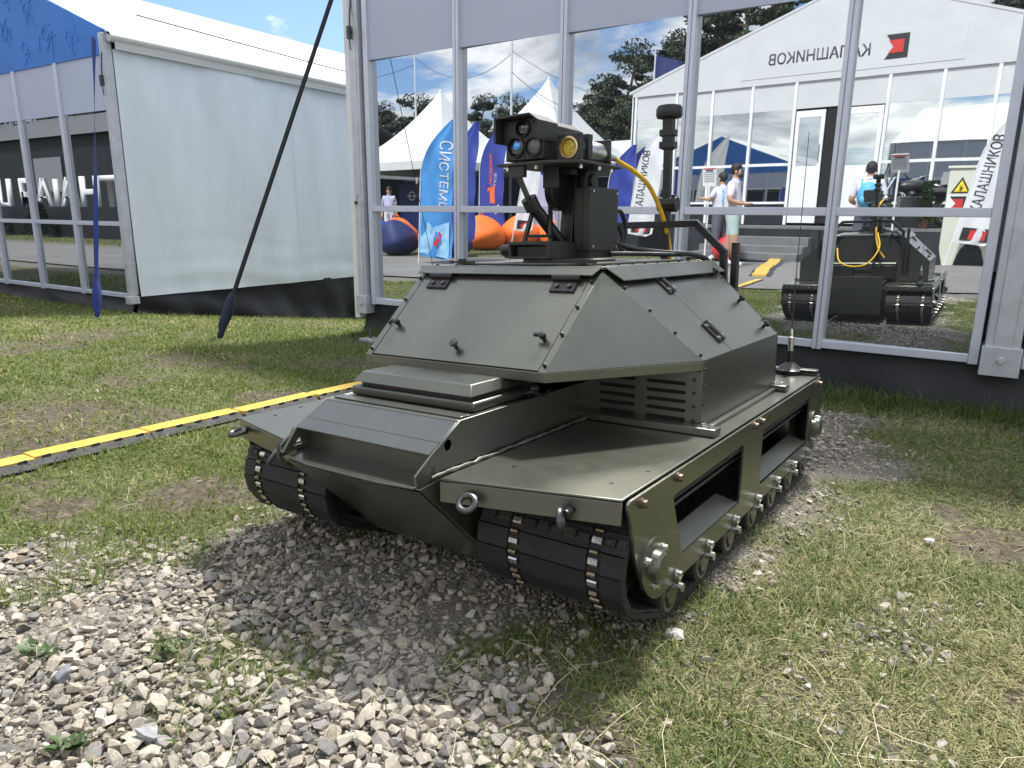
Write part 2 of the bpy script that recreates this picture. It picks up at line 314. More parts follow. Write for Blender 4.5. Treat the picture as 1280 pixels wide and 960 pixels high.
GRAVEL = np.array([(-2.9, 0.1), (-2.57, 0.42), (-2.21, 0.79), (-2.0, 1.02), (-1.9, 1.21), (-1.91, 1.47), (-2.01, 1.75), (-2.1, 2.19), (-1.95, 2.9), (-1.5, 3.35), (-0.75, 3.5), (-0.62, 4.5), (-0.3, 4.5), (-0.2, 3.65), (-0.22, 2.9), (-0.34, 2.5), (-0.55, 2.2), (-0.56, 1.5), (-0.66, 1.23), (-0.68, 1.03), (-0.52, 0.9), (-0.3, 0.6), (-0.2, -0.2), (-2.9, -0.4)])
def sdpoly(P, x, y):
    x = np.asarray(x, float); y = np.asarray(y, float); d = np.full(x.shape, 1e9); ins = np.zeros(x.shape, bool)
    for i in range(len(P)):
        a, b = P[i], P[(i + 1) % len(P)]; ex, ey = b - a; wx, wy = x - a[0], y - a[1]; t = np.clip((wx * ex + wy * ey) / (ex * ex + ey * ey), 0, 1)
        d = np.minimum(d, np.hypot(wx - ex * t, wy - ey * t)); c = ((a[1] > y) != (b[1] > y)) & (x < ex * (y - a[1]) / (ey + 1e-12) + a[0]); ins ^= c
    return np.where(ins, -d, d)
def road_near(x): return 2.5 - np.logaddexp(0, (2.6 + (x + 0.34) * 0.336) / .35) * .35
def road_far(x): return -0.3 - np.logaddexp(0, (5.05 + (x + 0.83) * 0.556) / .35) * .35
SPOTS = [(-2.25, 1.42, .22), (-2.48, 1.05, .14), (-3.27, 1.33, .25), (-0.66, 1.07, .14), (-0.50, 1.02, .16), (0.22, 2.53, .2), (0.06, 2.74, .13), (-3.7, 1.75, .3), (-0.12, 1.0, .10), (0.25, 1.6, .08), (-3.3, 2.6, .2)]
def masks(x, y):
    sd = sdpoly(GRAVEL, x, y) + (fbm(x, y, 2.2, 5) - 0.5) * 0.55 + (vnoise(x, y, 9, 9) - .5) * .22
    gr = (1 - ss(-0.20, 0.16, sd)) * (1 - .55 * ss(.56, .72, fbm(x, y, 2.6, 91)))
    patch = ss(0.64, 0.76, fbm(x, y, 1.1, 31)) * ss(-.6, 0.1, x) * (y < 4.6) * .5
    dn = np.abs(y - road_near(x) - 0.22); df = np.abs(y - road_far(x) + 0.35)
    sh = np.maximum((1 - ss(0.16, 0.34, dn + (vnoise(x, y, 4, 3) - .5) * .25)) * np.maximum(1 - ss(-7.2, -6.2, x), ss(0.2, .6, x)), 1 - ss(0.3, 0.55, df + (vnoise(x, y, 3, 4) - .5) * .3))
    gr = np.maximum(np.maximum(gr, patch * 0.8), sh)
    bare = np.zeros_like(gr)
    for a, b, r in SPOTS: bare = np.maximum(bare, 1 - ss(r * .5, r * 1.25, np.hypot(x - a, y - b) + (fbm(x, y, 5, 7) - .5) * r * 1.4))
    bare = np.maximum(bare, ss(0.58, 0.72, fbm(x, y, 2.1, 44)) * .8)
    return gr, bare
def axis(lo, hi, fine, a, b):
    c = list(np.arange(a, b + 1e-6, fine)); st = fine
    while c[-1] < hi: st *= 1.22; c.append(c[-1] + st)
    st = fine
    while c[0] > lo: st *= 1.22; c.insert(0, c[0] - st)
    return np.array(c)
ax_, ay_ = axis(-320, 320, 0.045, -6.5, 2.6), axis(-320, 320, 0.045, -0.6, 5.4)
X, Y = np.meshgrid(ax_, ay_); gr_, ba_ = masks(X, Y)
Z = G(X, Y) + (fbm(X, Y, 3.0, 2) - .5) * 0.018 * (np.hypot(X, Y) < 9) + gr_ * (vnoise(X, Y, 14, 6) - .5) * 0.012
nx, ny = len(ax_), len(ay_)
me = bpy.data.meshes.new('ground')
idx = np.arange(nx * ny).reshape(ny, nx)
quads = np.stack([idx[:-1, :-1], idx[:-1, 1:], idx[1:, 1:], idx[1:, :-1]], -1).reshape(-1, 4)
def np_mesh(me, V, F):
    F = np.ascontiguousarray(F, np.int32); k = F.shape[1]; me.vertices.add(len(V)); me.vertices.foreach_set('co', np.ascontiguousarray(V, np.float32).ravel()); me.loops.add(F.size); me.loops.foreach_set('vertex_index', F.ravel())
    me.polygons.add(len(F)); me.polygons.foreach_set('loop_start', np.arange(0, F.size, k, dtype=np.int32)); me.polygons.foreach_set('loop_total', np.full(len(F), k, np.int32)); me.polygons.foreach_set('use_smooth', np.zeros(len(F), bool)); me.update(calc_edges=True)
np_mesh(me, np.stack([X, Y, Z], -1).reshape(-1, 3), quads)
at = me.color_attributes.new('mask', 'FLOAT_COLOR', 'POINT'); cbuf = np.stack([gr_, ba_, fbm(X, Y, .8, 77), np.ones_like(gr_)], -1).astype(np.float32); at.data.foreach_set('color', cbuf.ravel())
me.polygons.foreach_set('use_smooth', np.ones(len(quads), bool))
gm = bpy.data.materials.new('ground_soil'); gm.use_nodes = True; nt = gm.node_tree; bs = nt.nodes['Principled BSDF']; bs.inputs['Roughness'].default_value = 0.95; bs.inputs['Specular IOR Level'].default_value = 0.2
ca = N(nt, 'ShaderNodeAttribute'); ca.attribute_name = 'mask'; sp = N(nt, 'ShaderNodeSeparateColor'); L(nt, ca.outputs['Color'], sp.inputs[0]); tcg = N(nt, 'ShaderNodeTexCoord')
n1 = noise(nt, tcg.outputs['Object'], 35, 8, 0.65); n2 = noise(nt, tcg.outputs['Object'], 6, 6, 0.6); n3 = noise(nt, tcg.outputs['Object'], 140, 3, 0.7)
cg = ramp(nt, n1.outputs[0], [(0.3, (0.045, 0.055, 0.022)), (0.5, (0.10, 0.115, 0.05)), (0.72, (0.20, 0.185, 0.10))])
cd = ramp(nt, n1.outputs[0], [(0.3, (0.045, 0.037, 0.028)), (0.55, (0.11, 0.09, 0.07)), (0.75, (0.22, 0.19, 0.14))])
cv = ramp(nt, n3.outputs[0], [(0.3, (0.06, 0.054, 0.045)), (0.5, (0.16, 0.148, 0.128)), (0.7, (0.36, 0.34, 0.31))])
m1 = N(nt, 'ShaderNodeMixRGB'); m2 = N(nt, 'ShaderNodeMixRGB'); L(nt, sp.outputs[1], m1.inputs[0]); L(nt, cg.outputs[0], m1.inputs[1]); L(nt, cd.outputs[0], m1.inputs[2])
L(nt, sp.outputs[0], m2.inputs[0]); L(nt, m1.outputs[0], m2.inputs[1]); L(nt, cv.outputs[0], m2.inputs[2]); L(nt, m2.outputs[0], bs.inputs['Base Color'])
bp = N(nt, 'ShaderNodeBump'); bp.inputs['Strength'].default_value = 0.9; bp.inputs['Distance'].default_value = 0.015; L(nt, n1.outputs[0], bp.inputs['Height']); L(nt, bp.outputs[0], bs.inputs['Normal'])
me.materials.append(gm); ground = inst('ground', me); tag(ground, kind='structure')

rx = np.concatenate([np.arange(-90, -12, 3.0), np.arange(-12, 6, 0.4), np.arange(6, 60, 3.0)])
b = B(); V_ = []
for i, x in enumerate(rx):
    a0, a1 = road_near(x), road_far(x)
    for k in range(9): y = a1 + (a0 - a1) * k / 8; V_.append((x, y, g1(x, y) + 0.022))
b.add(V_, [(i * 9 + k, (i + 1) * 9 + k, (i + 1) * 9 + k + 1, i * 9 + k + 1) for i in range(len(rx) - 1) for k in range(8)])
tag(b.build('road', ASPH), kind='structure')

# ------------------------------------------------------------------ gravel and grass
def stone_variants(n, seed):
    r = random.Random(seed); o = []
    for _ in range(n):
        bm = bmesh.new(); sx, sy, sz = r.uniform(.85, 1.35), r.uniform(.6, 1.0), r.uniform(.38, .7)
        for k in range(13):
            d = Vector((r.gauss(0, 1), r.gauss(0, 1), r.gauss(0, 1))).normalized() * r.uniform(.72, 1.08); bm.verts.new((d.x * sx, d.y * sy, d.z * sz))
        bmesh.ops.convex_hull(bm, input=bm.verts); bmesh.ops.delete(bm, geom=[v for v in bm.verts if not v.link_faces], context='VERTS'); bmesh.ops.triangulate(bm, faces=bm.faces); bm.verts.index_update()
        o.append((np.array([v.co[:] for v in bm.verts]), np.array([[v.index for v in f.verts] for f in bm.faces]))); bm.free()
    return o
STV = stone_variants(20, 3)
def attr_mat(name, rough, trans=0.0, spec=0.3, nscale=120, namt=0.35, tint=(1, 1, 1)):
    m = bpy.data.materials.new(name); m.use_nodes = True; nt = m.node_tree; bs = nt.nodes['Principled BSDF']; bs.inputs['Roughness'].default_value = rough; bs.inputs['Specular IOR Level'].default_value = spec
    a = N(nt, 'ShaderNodeAttribute'); a.attribute_name = 'col'; src = a.outputs['Color']
    if namt:
        tc = N(nt, 'ShaderNodeTexCoord'); nz = noise(nt, tc.outputs['Object'], nscale, 5, 0.65); rr = ramp(nt, nz.outputs[0], [(0.3, 1 - namt), (0.7, 1 + namt * .5)]); mm = N(nt, 'ShaderNodeMixRGB'); mm.blend_type = 'MULTIPLY'; mm.inputs[0].default_value = 1
        L(nt, src, mm.inputs[1]); L(nt, rr.outputs[0], mm.inputs[2]); src = mm.outputs[0]
        bp = N(nt, 'ShaderNodeBump'); bp.inputs['Strength'].default_value = 0.5; bp.inputs['Distance'].default_value = 0.004; L(nt, nz.outputs[0], bp.inputs['Height']); L(nt, bp.outputs[0], bs.inputs['Normal'])
    L(nt, src, bs.inputs['Base Color'])
    if trans:
        o = nt.nodes['Material Output']; t = N(nt, 'ShaderNodeBsdfTranslucent'); ms = N(nt, 'ShaderNodeMixShader'); ms.inputs[0].default_value = trans; L(nt, src, t.inputs[0]); L(nt, bs.outputs[0], ms.inputs[1]); L(nt, t.outputs[0], ms.inputs[2]); L(nt, ms.outputs[0], o.inputs[0])
    return m
STONE = attr_mat('limestone_gravel', 0.95, spec=0.12); BLADE = attr_mat('grass_blade', 0.55, 0.42, 0.35, namt=0)
def soup(name, VS, FS, CS, m):
    me = bpy.data.meshes.new(name); np_mesh(me, np.concatenate(VS), np.concatenate(FS)); a = me.color_attributes.new('col', 'FLOAT_COLOR', 'POINT'); c = np.concatenate(CS); a.data.foreach_set('color', np.concatenate([c, np.ones((len(c), 1))], 1).astype(np.float32).ravel()); me.materials.append(m); return inst(name, me)
def scatter_polar(n, r0, r1, a0, a1, pw=1.0):
    """points round the viewer's standing place, denser near it"""
    u = rng.random(n); r = r0 * (r1 / r0) ** (u ** pw); a = R(32) + np.radians(a0 + (a1 - a0) * rng.random(n)); return -np.sin(a) * r, np.cos(a) * r, r
def stones():
    x, y, r = scatter_polar(260000, 0.65, 6.2, -44, 44, .95); gr, ba = masks(x, y)
    keep = rng.random(len(x)) < np.clip(gr * 1.05 - .05, 0, 1) * np.where(r < 3.2, 1, .85) + 0.004
    x, y, r = x[keep], y[keep], r[keep]; n = len(x)
    s = 0.0028 + 0.0038 * rng.gamma(1.25, 1.0, n); s = np.clip(s * (0.65 + 0.65 * vnoise(x, y, 1.3, 8)), .0028, .0205) * np.where(y > 2.9, .9, 1) * np.where(x > -.35, .8, 1)
    u_, v_ = (x + 1.102) * -.058 + (y - 2.141) * -.998, (x + 1.102) * .998 + (y - 2.141) * -.058
    s = np.where((np.abs(v_) < .73) & (np.abs(v_) > .25) & (u_ > -.85) & (u_ < .70), np.minimum(s, .008), s)
    # keep spacing: drop small stones buried in bigger ones
    order = np.argsort(-s); cell = {}; sel = []
    for i in order:
        cx, cy = int(math.floor(x[i] / .05)), int(math.floor(y[i] / .05)); ok = True
        for a in (-1, 0, 1):
            for b_ in (-1, 0, 1):
                for j in cell.get((cx + a, cy + b_), ()):
                    if (x[i] - x[j]) ** 2 + (y[i] - y[j]) ** 2 < (0.66 * (s[i] + s[j])) ** 2: ok = False; break
                if not ok: break
            if not ok: break
        if ok: cell.setdefault((cx, cy), []).append(i); sel.append(i)
    VS, FS, CS, k = [], [], [], 0; z = G(x, y)
    pal = np.array([(.47, .45, .41), (.42, .40, .365), (.53, .50, .445), (.36, .35, .335), (.27, .27, .275), (.46, .42, .355), (.51, .49, .46), (.48, .455, .41), (.55, .53, .49)])
    for i in sel:
        v, f = STV[rng.integers(20)]; q = Quaternion((rng.normal() * .35, rng.normal() * .35, 1), rng.random() * 6.28).to_matrix(); Mx = np.array(q)
        p = (v * s[i]) @ Mx.T + (x[i], y[i], z[i] + s[i] * rng.uniform(-.05, .42)); c = pal[rng.integers(9)] * rng.uniform(.52, .95) * (1.03, .985, .92)
        VS.append(p); FS.append(f + k); CS.append(np.repeat(c[None], len(v), 0)); k += len(v)
    o = soup('gravel', VS, FS, CS, STONE); tag(o, 'pale crushed limestone gravel strewn in front of and under the robot', 'gravel', kind='stuff'); print('stones', len(sel))
stones()
def blades(name, label, x, y, r, kind, cat='grass'):
    n = len(x); z = G(x, y) + (fbm(x, y, 3.0, 2) - .5) * 0.018
    g = fbm(x, y, 1.3, 21); dry = rng.random(n) < (kind['dry'] + 0.45 * ss(.5, .72, g))
    ln = kind['len'] * rng.gamma(7, 1 / 7., n) * (0.65 + .7 * vnoise(x, y, 2.2, 12)); wd = kind['wid'] * np.maximum(1, r / 2.4) * rng.uniform(.7, 1.4, n)
    cl_ = (rng.random(n) < .14) & ~dry; ln = np.where(cl_, ln * .5, ln); wd = np.where(cl_, wd * 3.2, wd)
    a = rng.random(n) * 6.283; lean = np.clip(rng.normal(kind['lean'], .28, n), .02, 1.5); lean = np.where(dry, np.clip(lean + .5, 0, 1.5), lean)
    d = np.stack([np.cos(a) * np.sin(lean), np.sin(a) * np.sin(lean), np.cos(lean)], 1); side = np.stack([-np.sin(a), np.cos(a), np.zeros(n)], 1) * wd[:, None]
    p0 = np.stack([x, y, z], 1); pm = p0 + d * ln[:, None] * .55; d2 = d + np.stack([np.cos(a), np.sin(a), -0.55 * np.ones(n)], 1) * .45; d2 /= np.linalg.norm(d2, axis=1)[:, None]; pt = pm + d2 * ln[:, None] * .45
    pt[:, 2] = np.maximum(pt[:, 2], z + .004); V = np.stack([p0 - side, p0 + side, pm + side * .8, pm - side * .8, pt], 1).reshape(-1, 3); k = np.arange(n)[:, None] * 5
    F = np.concatenate([k + [[0, 1, 2]], k + [[0, 2, 3]], k + [[3, 2, 4]]])
    gcol = np.array([(.105, .145, .040), (.085, .130, .034), (.145, .175, .060), (.12, .135, .05)])[rng.integers(0, 4, n)] * rng.uniform(.75, 1.25, (n, 1)); scol = np.array([(.36, .33, .19), (.30, .27, .16), (.24, .22, .12)])[rng.integers(0, 3, n)] * rng.uniform(.8, 1.15, (n, 1))
    c = np.where(dry[:, None], scol, gcol) * np.array(kind.get('tint', (1, 1, 1)))
    tag(soup(name, [V], [F], [np.repeat(c, 5, 0)], BLADE), label, cat, kind='stuff')
def inside_tent(x, y): return ((y > 5.25) & (x > -5.1)) | ((y > 4.6) & (x < -8.0))
x, y, r = scatter_polar(470000, 0.9, 13, -48, 48, .92); gr, ba = masks(x, y)
k = (rng.random(len(x)) < np.clip(1 - gr * 1.2, 0.0, 1) * (1 - ba * .8) * (.55 + .45 * ss(.38, .55, fbm(x, y, 4.2, 71)))) & ~inside_tent(x, y) & (y > road_near(x) + .1); x, y, r = x[k], y[k], r[k]
LAWN = dict(len=.034, wid=.0012, lean=.6, dry=.08, tint=(1.36, 1.38, 1.0)); WILD = dict(len=.034, wid=.0011, lean=.85, dry=.33, tint=(1.22, 1.24, 1.08))
lf = x < -1.6 - .2 * (y - 2)
blades('lawn_grass', 'short sunlit lawn grass growing left of the robot around the cable ramp', x[lf], y[lf], r[lf], LAWN)
blades('rough_grass', 'rough trampled grass with dry straw growing right of the robot', x[~lf], y[~lf], r[~lf], WILD)
x = rng.uniform(-5, 3, 14000); y = 5.22 - rng.gamma(2, .09, 14000); blades('tall_grass', 'taller uncut grass growing along the foot of the glass tent', x, y, np.full(14000, 3.), dict(len=.085, wid=.0016, lean=.35, dry=.08, tint=(.8, .95, .8)))
x, y, r = scatter_polar(60000, .95, 3.6, -45, 45); gr, ba = masks(x, y); pw = ss(.55, .8, fbm(x, y, 3.2, 61)); k = (rng.random(len(x)) < pw * .12) & (gr > .6)
blades('gravel_weeds', 'small grass tufts sprouting between the gravel stones', x[k], y[k], r[k], dict(len=.045, wid=.0014, lean=.7, dry=.2, tint=(.85, .9, .9)))
# far side of the road (seen mirrored in the glass)
n = 60000; x = rng.uniform(-32, 4, n); y = rng.uniform(-16, 5, n); k = (y < road_far(x) - .5) & ~((x > -9) & (y < -5.7)); x, y = x[k], y[k]
blades('verge_grass', 'mown grass verge on the far side of the road', x, y, np.full(len(x), 9.), dict(len=.06, wid=.0016, lean=.6, dry=.1, tint=(1.0, 1.05, .9)))
def straws(n):
    x, y, r = scatter_polar(n, .9, 4.5, -42, 42); k = y < 4.9; x, y = x[k], y[k]; b = B()
    for a, c in zip(x, y):
        if -2.6 < a < -.3 and 1.3 < c < 3.2: continue
        z = g1(a, c); t = rng.random() * 6.28; l = rng.uniform(.05, .16); bend = rng.normal() * .5
        p = [(a, c, z + .012), (a + math.cos(t) * l * .5, c + math.sin(t) * l * .5, z + rng.uniform(.014, .035)), (a + math.cos(t) * l * .5 + math.cos(t + bend) * l * .5, c + math.sin(t) * l * .5 + math.sin(t + bend) * l * .5, z + .014)]
        b.tube(p, .0008, 3)
    tag(b.build('dry_straw', mat('straw', (.46, .41, .28), .7, 0, .3, 9), smooth=0), 'dry straw stalks lying across the gravel and trampled grass', 'straw', kind='stuff')
straws(420)
def leaf_weed(cx, cy, n, label, s=.03):
    b = B(); r = random.Random(int(cx * 100))
    for i in range(n):
        a = r.random() * 6.28; l = s * r.uniform(.7, 1.4); e = r.uniform(.25, .7); p = Vector((cx + r.gauss(0, s * .5), cy + r.gauss(0, s * .5), g1(cx, cy) + .012)); d = Vector((math.cos(a), math.sin(a), e)).normalized(); q = Vector((-math.sin(a), math.cos(a), 0)) * l * .32
        b.add([p, p + d * l * .4 + q, p + d * l, p + d * l * .4 - q, p + d * l * .45 - Vector((0, 0, l * .06))], [(0, 4, 1), (1, 4, 2), (2, 4, 3), (3, 4, 0)])
    tag(b.build('weed', PLANTW, smooth=0), label, 'weed', 'broadleaf weeds in the gravel')
PLANTW = mat('weed_leaf', (.07, .12, .035), .5, 0, .3, 20, trans=.25)
leaf_weed(-1.62, .62, 16, 'broadleaf weed among pale stones at lower left, beside the dark slate stone'); leaf_weed(-1.38, .78, 12, 'leafy weed in the gravel just left of the robot shadow'); leaf_weed(-1.25, .50, 18, 'leafy weed with one round leaf near the bottom edge of the gravel', .028); leaf_weed(.35, 3.1, 12, 'broadleaf weed in rough grass near the right edge by the tent', .05)
def stone(cx, cy, s, col, label, i):
    v, f = STV[i]; me = bpy.data.meshes.new('stone'); np_mesh(me, v * s, f); me.materials.append(mat('stone_%d' % i, col, .85, 0, .3, 40, .4, 90)); o = inst('stone', me); o.location = (cx, cy, g1(cx, cy) + s * .42); o.rotation_euler = (.2, .1, i); tag(o, label, 'stone')
stone(-.455, 1.455, .022, (.62, .60, .56), 'pale stone lying against the front end of the near track', 1); stone(.03, 2.39, .022, (.72, .70, .65), 'lone white stone in the grass right of the robot', 4)
stone(-1.47, .60, .036, (.17, .18, .20), 'dark slate stone among pale gravel at lower left', 6); stone(-1.16, .60, .038, (.27, .28, .30), 'bluish grey stone with flat face in the gravel foreground', 9)

# ------------------------------------------------------------------ tents
def pane(name, x0, x1, z0, z1, y, m, parent, twist=0.0, th=0.006):
    b = B().box((0, 0, 0), (x1 - x0, th, z1 - z0)); o = b.build(name, m, parent, smooth=0); o.location = ((x0 + x1) / 2, y, (z0 + z1) / 2); o.rotation_euler = (0, 0, twist); return o
def strip(name, a, b_, m, parent, bevel=.004): return B().bb(a, b_).build(name, m, parent, bevel=bevel)
TW = R(-2.7)
tent = empty('glass_tent', (-2.5, 5.3, g1(-2.5, 5.3)), label='event tent with mirrored glass wall behind the robot', cat='tent'); 
def rel(o, p): o.parent = p; o.matrix_parent_inverse = Matrix.Translation(-Vector(p.location)); return o
class Kit:
    """collects parts of one thing whose coordinates are given in world space"""
    def __init__(s, root): s.root = root
    def fix(s, o, parent=None):
        p = parent or s.root; o.parent = p
        if p is s.root: o.matrix_parent_inverse = (Matrix.LocRotScale(s.root.location, s.root.rotation_euler, None)).inverted()
        return o
K = Kit(tent)
def part(K, name, b, m, parent=None, **kw): return K.fix(b.build(name, m, None, **kw), parent)
MULL = [-4.93, -3.89, -2.85, -1.83, -0.785, 0.14, 0.42, 1.46, 2.5, 3.54, 4.58, 5.3]; ZS, ZT, ZP, ZE = 0.135, 1.037, 2.375, 3.6; YW = 5.3  # unseen eave raised so the tent's shadow reaches the robot's rear
for i in range(len(MULL) - 1):
    a, c = MULL[i], MULL[i + 1]
    if (a, c) == (0.14, 0.42): continue
    for z0, z1 in ((ZS + .03, ZT - .028), (ZT + .028, ZP)):
        K.fix(pane('glass_pane', a + .026, c - .026, z0, z1, YW, MIRROR, None, TW))
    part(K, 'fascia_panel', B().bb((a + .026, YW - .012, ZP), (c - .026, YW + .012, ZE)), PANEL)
    part(K, 'transom', B().bb((a + .028, YW - .036, ZT - .028), (c - .028, YW + .036, ZT + .028)), ALU, bevel=.004)
    part(K, 'sill_rail', B().bb((a + .028, YW - .038, ZS - .022), (c - .028, YW + .038, ZS + .032)), ALU, bevel=.004)
for a in MULL[1:5] + MULL[7:11]:
    part(K, 'mullion', B().bb((a - .030, YW - .045, ZS - .03), (a - .003, YW + .045, ZE)).bb((a + .003, YW - .045, ZS - .03), (a + .030, YW + .045, ZE)).bb((a - .006, YW - .03, ZS - .03), (a + .006, YW + .03, ZE)), ALU, bevel=.003)
for a in (MULL[0], 0.14, .42): part(K, 'pane_stile', B().bb((a - .028, YW - .04, ZS - .03), (a + .028, YW + .04, ZE)), ALU, bevel=.004)
def post(K, xc, y, w, ztop, zb, cover=None):
    p = part(K, 'tent_post', B().bb((xc - w, y - .075, zb), (xc + w, y + .075, ztop)).bb((xc - w * .55, y - .083, zb + .1), (xc + w * .55, y - .07, ztop)), ALUG, bevel=.005)
    part(K, 'foot_plate', B().bb((xc - w - .012, y - .1, zb - .02), (xc + w + .012, y + .1, zb + .16)).cyl((xc, y - .1, zb + .08), (xc, y - .118, zb + .08), .022, n=6), ALUG, bevel=.003)
post(K, .28, YW, .092, ZE, ZS - .06); post(K, -5.04, YW, .055, ZE, ZS - .1); post(K, 5.4, YW, .08, ZE, ZS - .06)
part(K, 'corner_cover', B().bb((-5.17, YW - .06, -.04), (-5.10, YW + .1, ZE)), WHITE, bevel=.004)
def tensioner(K, p, s=1.0):
    x, y, z = p; b = B().tube([(x, y, z + .28 * s), (x, y - .02, z + .12 * s), (x, y - .025, z)], .009 * s, 6).bb((x - .02 * s, y - .05, z - .10 * s), (x + .02 * s, y - .015, z + .02 * s)).cyl((x - .03 * s, y - .03, z - .03 * s), (x + .03 * s, y - .03, z - .03 * s), .014 * s).tube([(x, y - .035, z - .1 * s), (x + .005, y - .03, z - .2 * s)], .007 * s, 6)
    part(K, 'ratchet_tensioner', b, DSTEEL)
tensioner(K, (-5.04, YW - .085, 2.64), .9); tensioner(K, (-5.04, YW - .085, 1.1), .25)
def skirt(K, x0, x1, y, z1, seed, amp=.03, along='x'):
    ph = seed * 1.7; NX = int(abs(x1 - x0) / .07)
    def fn(u, v):
        a = x0 + (x1 - x0) * u; zb = g1(a, y) - .02 if along == 'x' else g1(y, a) - .02
        o = amp * (math.sin(a * 5.3 + ph) * .5 + math.sin(a * 11.7 + ph * 2 + v * 3) * .3 + math.sin(a * 2.1 + v * 5) * .5) * (1 - v * .75) + .07 * (1 - v) ** 1.5
        z = zb + (z1 - zb) * v; return (a, y - o, z) if along == 'x' else (y + o, a, z)
    part(K, 'ground_skirt', B().grid(fn, NX, 6), SKIRT, smooth=80)
skirt(K, -5.08, 5.4, YW + .02, ZS - .03, 1)
part(K, 'floor_deck', B().bb((-5.0, 5.36, .02), (5.4, 15.2, .10)), DARK)
def roof(K, x0, x1, y0, y1, ze, rise, m, axis='y', over=.12, name='roof_cover'):
    """ridge runs along the given axis"""
    if axis == 'y':
        xm = (x0 + x1) / 2; sl = rise / (xm - x0)
        P = [(x0 - over, ze - over * sl), (xm, ze + rise), (x1 + over, ze - over * sl), (x1 + over, ze - over * sl - .02), (xm, ze + rise - .025), (x0 - over, ze - over * sl - .02)]
        b = B().prism([(p[0], y0, p[1]) for p in P], (0, y1 - y0, 0))
    else:
        ym = (y0 + y1) / 2; sl = rise / (ym - y0)
        P = [(y0 - over, ze - over * sl), (ym, ze + rise), (y1 + over, ze - over * sl), (y1 + over, ze - over * sl - .02), (ym, ze + rise - .025), (y0 - over, ze - over * sl - .02)]
        b = B().prism([(x0, p[0], p[1]) for p in P], (x1 - x0, 0, 0))
    return part(K, name, b, m)
roof(K, -5.15, 5.45, 5.25, 15.3, ZE, 1.7, PVCW, axis='x', over=.03)
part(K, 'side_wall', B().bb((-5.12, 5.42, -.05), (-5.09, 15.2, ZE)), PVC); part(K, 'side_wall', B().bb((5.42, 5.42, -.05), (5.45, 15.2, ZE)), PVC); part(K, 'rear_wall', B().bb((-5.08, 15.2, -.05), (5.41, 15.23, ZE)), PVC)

# white tent with blue gable on the left
lt = empty('white_tent', (-11.1, 4.65, g1(-11.1, 4.65)), label='white tarpaulin tent with blue gable and dark glass front at left', cat='tent'); K = Kit(lt)
XR, XL, YG, E2 = -8.1, -14.1, 4.65, 2.87
for i in range(6):
    c = XR - .04 - i * 1.0; a = c - 1.0
    for z0, z1 in ((.05, .815), (.873, 2.07)): K.fix(pane('glass_pane', a + .03, c - .03, z0, z1, YG, MIRRORD, None, 0.0))
    part(K, 'fascia_panel', B().bb((a + .03, YG - .012, 2.07), (c - .03, YG + .012, 2.63)), PANEL)
    part(K, 'transom', B().bb((a + .032, YG - .03, .82), (c - .032, YG + .03, .87)), ALU, bevel=.004); part(K, 'sill_rail', B().bb((a + .032, YG - .03, -.0), (c - .032, YG + .03, .05)), ALU, bevel=.004)
    part(K, 'mullion', B().bb((a - .032, YG - .04, -.01), (a - .004, YG + .04, 2.63)).bb((a + .004, YG - .04, -.01), (a + .032, YG + .04, 2.63)).bb((a - .006, YG - .028, -.01), (a + .006, YG + .028, 2.63)), ALU, bevel=.003)
part(K, 'tent_post', B().bb((XR - .05, YG - .05, -.05), (XR - .022, YG + .055, E2 - .03)).bb((XR - .018, YG - .05, -.05), (XR + .016, YG + .055, E2 - .03)).bb((XR - .03, YG - .03, -.05), (XR - .01, YG + .03, E2 - .04)), ALUG, bevel=.005)
part(K, 'foot_plate', B().bb((XR - .03, YG - .09, -.06), (XR + .06, YG + .03, .03)), ALUG, bevel=.004)
XM = (XR + XL) / 2; rise = 1.2
gab = part(K, 'blue_gable', B().prism([(XR + .01, YG - .03, 2.63), (XR + .01, YG - .03, E2 + .01), (XM, YG - .03, E2 + rise + .01), (XL, YG - .03, E2), (XL, YG - .03, 2.63)], (0, .02, 0)), BLUEF)
def sketchy(seed, cx, cz, s):
    r = random.Random(seed); b = B()
    for k in range(7):
        a = r.random() * 6.28; l = s * r.uniform(.3, .9); x0, z0 = cx + r.uniform(-s, s) * .5, cz + r.uniform(-s, s) * .5; dx, dz = math.cos(a) * l / 2, math.sin(a) * l / 2
        b.tube([(x0 - dx, YG - .034, z0 - dz), (x0 + dx, YG - .034, z0 + dz)], .004, 4); 
    rr = s * .22; b.tube([(cx + rr * math.cos(t * .785), YG - .034, cz + rr * math.sin(t * .785)) for t in range(8)], .004, 4, True)
    return b
for i, (cx, cz) in enumerate(((-8.75, 2.86), (-9.25, 2.95), (-9.75, 2.85), (-10.2, 3.05), (-9.6, 3.25), (-10.1, 3.45), (-10.8, 3.2), (-11.4, 3.5))): K.fix(sketchy(i, cx, cz, .32).build('line_drawing', PALEB, None, smooth=0))
part(K, 'roof_cover', B().prism([(XR + .10, YG, E2 - .06), (XR + .10, YG, E2 - .03), (XM, YG, E2 + rise + .03), (XL - .1, YG, E2 - .03), (XL - .1, YG, E2 - .06), (XM, YG, E2 + rise)], (0, 15.4, 0)), PVCW)
part(K, 'eave_valance', B().grid(lambda u, v: (XR + .10 - .012 * v + .006 * math.sin(u * 40), YG + .05 + 15.3 * u, E2 - .03 - .16 * v), 60, 3), PVCW, smooth=60)
part(K, 'eave_tube', B().cyl((XR + .07, YG, E2 - .07), (XR + .07, YG + 15.3, E2 - .07), .05), PVCW)
part(K, 'roof_rope', B().tube([(XR - 1.0, YG + 1.0, E2 + .49), (XR - .5, YG + 3.5, E2 + .29), (XR - .28, YG + 6, E2 + .2)], .008, 5), DSTEEL)
